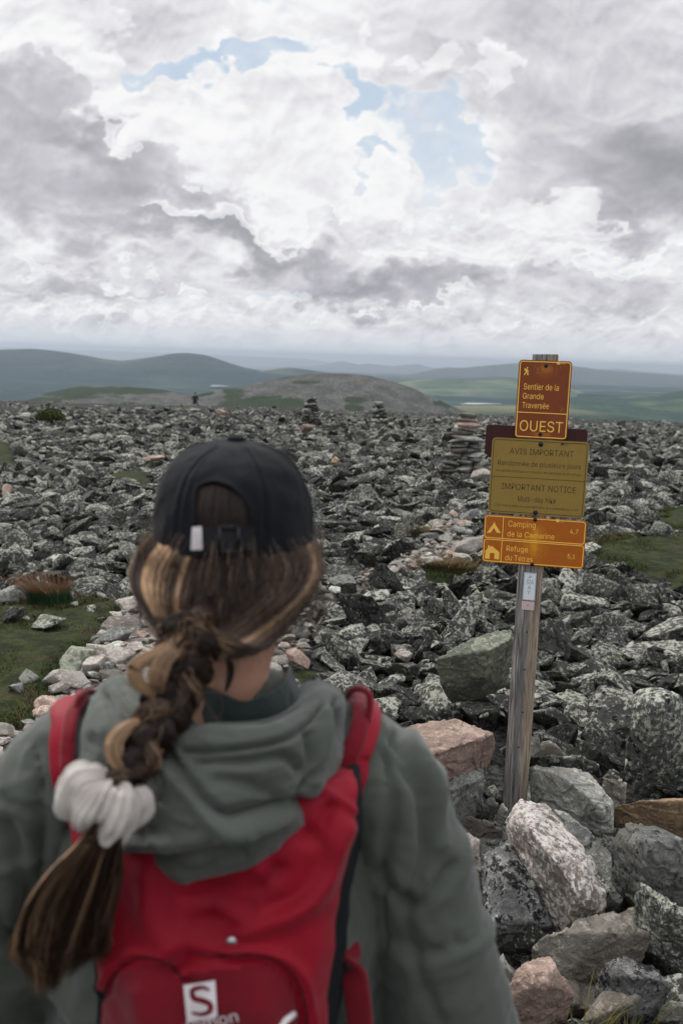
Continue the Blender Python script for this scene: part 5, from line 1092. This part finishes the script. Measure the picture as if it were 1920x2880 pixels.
def on_cap(px, py, lift=.001):
    r = ray(px, py); h, _, _, _ = cb.ray_cast(EYEV, r); return h-r*lift if h else P(px, py, 1.06)
pts = catmull([(449, 1210), (446, 1165), (452, 1122), (474, 1108), (500, 1106), (530, 1116), (558, 1140), (576, 1170), (583, 1212)], 50)
v_, f_ = tube(np.array([tuple(on_cap(x, y, .0)) for x, y in pts]), .0019, 8); mesh('opening_binding', local(her, v_), f_, True, CAPM, parent=capo)
P2, f = quadpatch([(452, 1211), (585, 1211), (585, 1264), (452, 1264)], 12); o = mesh('back_strap', local(her, np.array([tuple(on_cap(a, c, .0028)) for a, c in P2])), f, True, BLK, parent=capo)
P2, f = quadpatch([(441, 1211), (463, 1209), (465, 1262), (438, 1264)], 8); mesh('side_label', local(her, np.array([tuple(on_cap(a, c, .0042)) for a, c in P2])), f, True, WHITE, parent=capo)
bk = []
for a, c in (((505, 1210), (548, 1210)), ((505, 1266), (548, 1266)), ((505, 1210), (505, 1266)), ((548, 1210), (548, 1266))): bk.append(tube(np.array([tuple(on_cap(*a, .004)), tuple(on_cap(*c, .004))]), .0016, 8))
v_, f_ = join(bk); GUN, _, bb = newmat('gunmetal', .45, (.05, .05, .055)); bb.inputs['Metallic'].default_value = 1; mesh('buckle', local(her, v_), f_, True, GUN, parent=capo)
v_, f_ = ell((hx+.002, hy+.006, hz+.1085), (.011, .011, .0045)); mesh('button', local(her, v_), f_, True, CAPM, parent=capo)
aa = np.linspace(-1.05, 1.05, 40); vis_ = []
for t in np.linspace(0, 1, 14): vis_.append(np.stack([hx+.088*np.sin(aa)*(1+.02*t), hy+.012+.098*np.cos(aa)+.062*t*np.cos(aa*.85), hz+.004-.012*t-.010*np.sin(aa)**2*(1+t)], 1))
Gv = np.array(vis_); solid('visor', Gv.reshape(-1, 3), 14, 40, .003, CAPM, her, np.tile(np.array([0, 0, 1.]), (14*40, 1))).parent = capo

# ---------------------------------------------------------------- hair
def hairmat():
    m, g, b = newmat('hair_fibre', .42, spec=.45); c = attr(g, 'tint', 'Color'); g.put(b.inputs['Base Color'], c); return m
HAIR = hairmat(); HDARK, _, _ = newmat('dark_hair', .6, (.024, .014, .010))  # even dark brown for the hair mass and cores under the fibres
def fibres(name, paths, rad, cols, parent, taper=True):
    """paths (S, K, 3): thin three-sided fibres"""
    S, K, _ = paths.shape; T = np.gradient(paths, axis=1); T /= np.linalg.norm(T, axis=2)[..., None]+1e-9
    A = np.cross(T, np.array([.3, .2, .93])); A /= np.linalg.norm(A, axis=2)[..., None]+1e-9; B = np.cross(T, A)
    t = np.linspace(0, 1, K); r = rad*(1-t**4*(.8 if taper else 0)); r = r[None, :, None, None]*np.ones((S, K, 1, 1)); V = []
    a = np.array([0, 2.094, 4.189]); V = paths[:, :, None]+r*(np.cos(a)[None, None, :, None]*A[:, :, None]+np.sin(a)[None, None, :, None]*B[:, :, None]); V = V.reshape(-1, 3)
    f = grid_faces(K, 3, True); Fq = (np.arange(S)[:, None, None]*K*3+f[None]).reshape(-1, 4); c = np.repeat(np.concatenate([cols, np.ones((S, 1))], 1), K*3, 0)
    return mesh(name, local(her, V), Fq, True, HAIR, parent=parent, attrs={'tint': ('FLOAT_COLOR', c)})
DK, MD, BL = np.array([.011, .006, .004]), np.array([.062, .034, .020]), np.array([.58, .37, .21])
def tints(x, rs):
    x = np.clip(x+rs.normal(size=x.shape)*.12, 0, 1)[:, None]; return np.where(x < .5, DK+(MD-DK)*x*2, MD+(BL-MD)*(x*2-1))*rs.uniform(.75, 1.25, (len(x), 1))
def bundle(ctrl, n):                            # ctrl (S, M, 3) -> (S, n, 3)
    return np.stack([catmull(c, n) for c in ctrl])
rs = np.random.RandomState(77); GA = np.array(P(432, 1452, .985))
def crown_hair():
    S = 6500; ph = rs.uniform(-118, 118, S); ph.sort(); lay = rs.uniform(0, 1, S)**.6; C_ = []
    cl = np.round(ph/5.5)*5.5+rs.normal(size=S)*.9*0; clump = fbm(np.stack([ph*.16, ph*0+1], 1), 3, seed=4)
    for i in range(S):
        a = R(ph[i]); s, c = math.sin(a), math.cos(a); w_ = .90+.10*lay[i]; side = abs(ph[i])/118; bul = (1.035 if ph[i] > 0 else 1.115)+.02*clump[i]
        rx, ry = .0955, .108; sx = 1 if ph[i] > 0 else -1
        z0 = hz+.008
        z0 = hz-.010-.006*c; p0 = (hx+.088*s*w_, hy+.004-.099*c*w_, z0+.012); p1 = (hx+rx*bul*s*w_+sx*.006*side, hy+.002-ry*.96*c*w_, z0-.014-.004*rs.rand())
        a2, a3 = R(ph[i]+(-26-ph[i])*.16), R(ph[i]+(-26-ph[i])*.52)
        if ph[i] < 0:
            p2 = (hx+rx*(bul+.06)*math.sin(a2)*w_-.006*side, hy-ry*1.02*math.cos(a2)*w_-.006, z0-.038-.008*side); p3 = (hx+rx*.98*math.sin(a3)*w_-.008, hy-ry*math.cos(a3)*w_-.010, z0-.066-.010*side)
        else:
            p2 = (hx+rx*(bul+.02)*math.sin(a2)*w_, hy-ry*1.0*math.cos(a2)*w_-.005, z0-.034-.018*side); p3 = (hx+rx*.96*math.sin(a3)*w_-.004, hy-ry*1.02*math.cos(a3)*w_-.012, z0-.062-.034*side)
        e_ = GA+rs.normal(size=3)*np.array([.009, .007, .008]); m_ = (np.array(p3)+e_)/2+np.array([0, -.010, -.004-.006*side*(ph[i] > 0)]); C_.append([p0, p1, p2, p3, m_, e_, e_+np.array([-.004, .0, -.02])])
    C_ = np.array(C_); b_ = np.exp(-((ph+46)/11)**2)*.95+np.exp(-((ph+22)/5)**2)*.55+np.exp(-((ph-40)/9)**2)*.40+np.exp(-((ph-78)/20)**2)*.55+np.exp(-((ph+88)/14)**2)*.35
    x = b_*(1.1+1.0*fbm(np.stack([ph*.55, ph*0], 1), 3, seed=14))+.15+.30*fbm(np.stack([ph*1.3, ph*0+5], 1), 2, seed=15)
    o = fibres('hair', bundle(C_, 22), .00050, tints(x, rs), her); return o
hair = crown_hair()
sculpt('hair_mass', [ell((hx, hy-.003, 1.570), (.0785, .090, .078)), ell((hx, hy+.004, hz-.012), (.089, .098, .062)), ell((hx-.012, hy-.030, hz-.065), (.070, .066, .040)), ell((hx+.028, hy-.035, hz-.068), (.050, .055, .034)), limb([(hx-.02, hy-.06, hz-.08), tuple(GA+np.array([.012, .022, .004])), tuple(GA+np.array([.004, .014, -.02]))], [.034, .014, .010])], .004, 4, HDARK, her)
BP = [(436, 1425, .990), (432, 1478, .985), (420, 1535, .982), (398, 1595, .975), (368, 1655, .955), (332, 1715, .938), (300, 1768, .922), (272, 1806, .912)]
def braid():
    M_ = 200; c = catmull([tuple(P(*q)) for q in BP], M_); T, _, _ = frames(c); view = np.array([0, -1, -.25]); side = np.cross(T, view); side /= np.linalg.norm(side, axis=1)[:, None]; dep = np.cross(side, T); u = np.linspace(0, 1, M_)
    wdt = np.interp(u, [0, .15, .45, .8, 1], [.018, .0235, .020, .016, .012]); n = 420; paths, cols = [], []
    for k_ in range(3):
        ph = u*2*math.pi*2.6+k_*2*math.pi/3; off = side*(np.sin(ph)*wdt*.80)[:, None]+dep*(np.sin(2*ph)*wdt*.42)[:, None]*1.0
        pc = c+off; Tk = np.gradient(pc, axis=0); Tk /= np.linalg.norm(Tk, axis=1)[:, None]; s2 = np.cross(Tk, view); s2 /= np.linalg.norm(s2, axis=1)[:, None]; d2 = np.cross(s2, Tk)
        rr = np.sqrt(rs.uniform(.35, 1, n)); aa_ = rs.uniform(0, 6.283, n)
        for j in range(n):
            tw = aa_[j]+u*1.2; q = pc+s2*(np.cos(tw)*rr[j]*wdt*.66)[:, None]+d2*(np.sin(tw)*rr[j]*wdt*.52)[:, None]; paths.append(q[::5]+rs.normal(size=(40, 3))*.0005+rs.normal(size=3)*.0009); cols.append([.08, .14, .42][k_]*(.4+1.2*rs.rand()))
        v_, f_ = tube(pc[::4], wdt[::4]*.36, 10); mesh('plait_core', local(her, v_), f_, True, HDARK, parent=hair)
    fibres('braid', np.array(paths), .00055, tints(np.array(cols), rs), her, False)
braid()
def lock(name, q, wd_, n, tone, seed, par):
    r_ = np.random.RandomState(seed); c = catmull([tuple(P(*p)) for p in q], 26); T, N, B = frames(c); t = np.linspace(0, 1, 26); env = np.sin(np.clip(t, .04, .98)*math.pi)**.55; pa = []
    for j in range(n):
        a, rr = r_.uniform(0, 6.283), math.sqrt(r_.rand()); pa.append(c+(N*math.cos(a)+B*math.sin(a))*(rr*wd_*env)[:, None])
    fibres(name, np.array(pa), .00050, tints(np.full(n, tone), r_), par)
lock('hair_lock', [(440, 1440, .975), (380, 1490, .965), (318, 1525, .955), (312, 1560, .952), (345, 1588, .955), (372, 1600, .965)], .0075, 420, .88, 1, hair)
lock('hair_lock', [(420, 1490, .970), (378, 1515, .958), (362, 1560, .952), (372, 1592, .955)], .010, 420, .72, 2, hair)
lock('hair_lock', [(330, 1650, .945), (280, 1680, .925), (262, 1715, .918), (275, 1755, .915), (300, 1772, .918)], .0090, 480, .85, 3, hair)
lock('hair_lock', [(520, 1500, 1.03), (530, 1540, 1.035), (518, 1590, 1.03)], .004, 120, .15, 4, hair)
def tail():
    S = 3600; C_ = []; x_ = rs.rand(S); y_ = rs.rand(S)
    gid = (x_*26).astype(int)*3+(y_*3).astype(int); gr_ = np.random.RandomState(5).normal(size=(80, 4)); gt_ = np.random.RandomState(6).rand(80)
    for i in range(S):
        a, bq = x_[i], y_[i]; d_ = (bq-.5)*.035+gr_[gid[i], 2]*.003; g1_, g2_, g4_ = gr_[gid[i], 0]*6+rs.normal()*4, gr_[gid[i], 1]*10+rs.normal()*7, gr_[gid[i], 3]*30
        cu = .5*math.sin(a*9+2)
        e_ = (62+105*a+g2_+rs.normal()*5, 2285-70*abs(a-.4)*1.6+min(g4_, 12)-rs.rand()**1.5*120, .945+d_*.6)
        C_.append([tuple(P(225+45*a, 1840, .915+d_*.4)), tuple(P(185+95*a, 1925, .905+d_)), tuple(P(105+175*a+g1_*.5, 2010, .905+d_)), tuple(P(52+205*a+g1_, 2100, .915+d_)), tuple(P(34+185*a+g2_, 2190, .93+d_)), tuple(P(*e_))])
    x = .26+.42*fbm(np.stack([x_*18, y_*3], 1), 3, seed=6)+.35*(np.abs(x_-.5) > .36)*(.5+.5*np.sin(x_*90))+.45*np.exp(-((x_-.3)/.05)**2)+.3*np.exp(-((x_-.62)/.03)**2)
    x = x*.9+(gt_[gid]-.40)*.5+rs.normal(size=S)*.12
    fibres('ponytail', bundle(np.array(C_), 26), .00042, tints(x, rs), her)
    c = catmull([tuple(P(*q)) for q in ((245, 1850, .925), (215, 1960, .925), (165, 2060, .93), (128, 2150, .94), (112, 2215, .945))], 24); v_, f_ = tube(c, np.interp(np.linspace(0, 1, 24), [0, .3, .8, 1], [.012, .026, .022, .006]), 12, True, .5); mesh('ponytail_core', local(her, v_), f_, True, HDARK, parent=hair)
tail()
def under_cap():
    S = 700; C_ = []
    for i in range(S):
        a = R(rs.uniform(-55, 55)); s, c = math.sin(a), math.cos(a); k_ = rs.uniform(.98, 1.03); C_.append([(hx+.078*k_*s*w1, hy-.003-.090*k_*c*w1, zz) for w1, zz in ((.40, 1.634), (.78, 1.616), (.95, 1.590), (1.01, 1.56), (1.03, 1.53))])
    fibres('hair_under_cap', bundle(np.array(C_), 14), .0006, tints(rs.uniform(0, .22, S), rs), hair)
under_cap()
def flyaway():
    S = 800; C_ = []
    for i in range(S):
        a = R(rs.uniform(-120, 120)); s, c = math.sin(a), math.cos(a); k_ = rs.uniform(1.06, 1.17); z = hz-rs.uniform(0, .09); p = np.array([hx+.0955*k_*s, hy-.108*k_*c, z]); C_.append([p*1.0+np.array([-s*.012, c*.012, .015]), p, p+np.array([-s*.01+rs.normal()*.006, c*.01, -.025]), p+np.array([-s*.03, c*.02-.01, -.05])])
    fibres('stray_hair', bundle(np.array(C_), 12), .00022, tints(rs.uniform(.1, .6, S), rs), hair)
flyaway()
def braid_strays():
    c = catmull([tuple(P(*q)) for q in BP], 60); S = 150; C_ = []
    for i in range(S):
        k_ = rs.randint(2, 50); n_ = rs.normal(size=3)*.010; C_.append([c[k_]+n_*1.3, c[k_]+n_*2.2+rs.normal(size=3)*.003, c[k_+4]+n_*2.6+rs.normal(size=3)*.004, c[min(k_+8, 59)]+n_*1.6])
    fibres('stray_hair', bundle(np.array(C_), 12), .00022, tints(rs.uniform(.1, .7, S), rs), hair)
braid_strays()
def scrunchie():
    c0 = np.array(P(240, 1842, .905)); ax = np.array(P(300, 1768, .922))-np.array(P(215, 1920, .905)); ax /= np.linalg.norm(ax); e1 = np.cross(ax, [0, -1, 0]); e1 /= np.linalg.norm(e1); e2 = np.cross(ax, e1)
    nu, nv = 260, 60; U, Vv = np.meshgrid(np.linspace(0, 2*math.pi, nu, endpoint=False), np.linspace(0, 2*math.pi, nv, endpoint=False), indexing='ij')
    ru = .021+.0015*np.sin(3*U); ruf = .0038*np.sin(9*U+2.5*np.sin(2*U)+1.2*np.sin(Vv))*(1+.6*np.sin(4*U+1))+.0024*np.sin(31*U+3*np.sin(3*U)+1.0*np.sin(Vv))+.006*np.exp(-((np.mod(U-1.2, 6.283)-2)/.35)**2)+.005*np.exp(-((np.mod(U, 6.283)-5)/.3)**2); rt = .0200+ruf*(.55+.45*np.cos(Vv-math.pi*.0))+.002*np.sin(4*U+2*Vv)
    x = (ru+rt*np.cos(Vv)*.95); h = rt*np.sin(Vv)*1.05+.005*np.sin(7*U+Vv)
    Vp = c0+x[..., None]*(np.cos(U)[..., None]*e1+np.sin(U)[..., None]*e2*.85)+h[..., None]*ax; Vp = Vp.reshape(-1, 3); f = []
    i = np.arange(nu)[:, None]; j = np.arange(nv)[None]; F4 = np.stack([i*nv+j, ((i+1) % nu)*nv+j, ((i+1) % nu)*nv+(j+1) % nv, i*nv+(j+1) % nv], -1).reshape(-1, 4)
    Vp = Vp+(fbm(Vp*130, 3, .55, seed=3, billow=True)[:, None]*.0006)*((Vp-c0)/np.linalg.norm(Vp-c0, axis=1)[:, None])+fbm(Vp*38, 2, seed=9)[:, None]*.007*((Vp-c0)/np.linalg.norm(Vp-c0, axis=1)[:, None])
    mesh('scrunchie', local(her, Vp), F4, True, CREAM, parent=her)
scrunchie()

# ---------------------------------------------------------------- the other hiker, far off at the plateau's edge
def far_hiker():
    b0 = P(448, 941, 104); r = empty('person', b0, 'distant hiker in black jacket and shorts walking at the edge of the plateau', 'person'); B = np.array(b0); q = lambda x, y, z: B+np.array([x, y, z])
    L = [limb([q(-.10, 0, .9), q(-.13, .1, .5), q(-.12, -.02, .08)], [.10, .07, .045]), limb([q(.10, 0, .9), q(.14, -.08, .5), q(.13, -.22, .08)], [.10, .07, .045]), limb([q(0, 0, .85), q(0, 0, 1.15), q(0, .02, 1.42)], [.16, .15, .16], 14, 12, .7), limb([q(0, .02, 1.4), q(0, .05, 1.58)], [.06, .06]), ell(q(0, .06, 1.66), (.085, .10, .12)),
         limb([q(-.18, 0, 1.42), q(-.30, -.05, 1.18), q(-.30, .2, 1.02)], [.055, .045, .035]), limb([q(.18, 0, 1.42), q(.28, -.02, 1.15), q(.27, .15, .95)], [.055, .045, .035])]
    for s, e_ in ((-1, q(-.30, .2, 1.02)), (1, q(.27, .15, .95))):
        L.append(ell(e_+np.array([0, .04, -.04]), (.03, .045, .05), sub=2))
        for k_ in range(4): L.append(limb([e_+np.array([(k_-1.5)*.016, .07, -.06]), e_+np.array([(k_-1.5)*.017, .10, -.11])], [.012, .009], 6, 4))
        L.append(limb([e_+np.array([-s*.03, .05, -.03]), e_+np.array([-s*.045, .08, -.06])], [.013, .010], 6, 4))
    sculpt('body', L, .012, 2, SKIN, r); K_ = cloth('black_jacket', (.012, .013, .016))
    sculpt('jacket', [limb([q(0, 0, .82), q(0, 0, 1.15), q(0, .02, 1.44)], [.20, .19, .20], 14, 12, .75), limb([q(-.14, 0, 1.44), q(-.31, -.05, 1.18), q(-.31, .16, 1.05)], [.075, .065, .055]), limb([q(.14, 0, 1.44), q(.29, -.02, 1.15), q(.28, .11, .99)], [.075, .065, .055])], .02, 3, K_, r)
    sculpt('shorts', [limb([q(-.10, 0, .92), q(-.13, .08, .58)], [.12, .10]), limb([q(.10, 0, .92), q(.14, -.06, .58)], [.12, .10])], .02, 2, K_, r); sculpt('hair', [ell(q(0, .04, 1.70), (.095, .11, .10))], .02, 1, HDARK, r)
    for s, yy in ((-1, 0), (1, -.2)): sculpt('boot', [limb([q(s*.125, yy-.03, .06), q(s*.13, yy+.16, .04)], [.06, .045])], .02, 1, BOOT, r)
    bp = empty('backpack', q(0, -.2, 1.2), 'black backpack on the distant hiker', 'backpack'); sculpt('pack_body', [ell(q(0, -.22, 1.22), (.17, .13, .28))], .02, 2, K_, bp)
    for s in (-1, 1): v_, f_ = tube(np.array([q(s*.11, -.12, 1.40), q(s*.12, .06, 1.50), q(s*.12, .19, 1.30), q(s*.14, .05, 1.05)]), .025, 6); mesh('shoulder_strap', local(bp, v_), f_, True, K_, parent=bp)
    v_, f_ = tube(np.array([q(-.32, .28, .98), q(-.42, .42, .02)]), .014, 6); o = mesh('walking_pole', v_-B, f_, True, BLK); o.location = b0; tag(o, 'thin walking pole held by the distant hiker', 'pole')
far_hiker()
# ---------------------------------------------------------------- air
def haze():
    V, Fc = boxm((0, 8950, -55), 44000, 18100, 190)
    o = mesh('haze', V, Fc, False); m = bpy.data.materials.new('haze_air'); m.use_nodes = True; n = m.node_tree; n.nodes.clear(); g = NG(n)
    v = g.new('ShaderNodeVolumePrincipled'); v.inputs['Color'].default_value = (.76, .88, 1.0, 1); v.inputs['Density'].default_value = 1.55e-4
    v.inputs['Anisotropy'].default_value = .72
    ou = g.new('ShaderNodeOutputMaterial'); g.put(ou.inputs['Volume'], v.outputs[0]); o.data.materials.append(m)
    tag(o, 'pale blue haze over the far valleys', 'haze', kind='stuff')
haze()
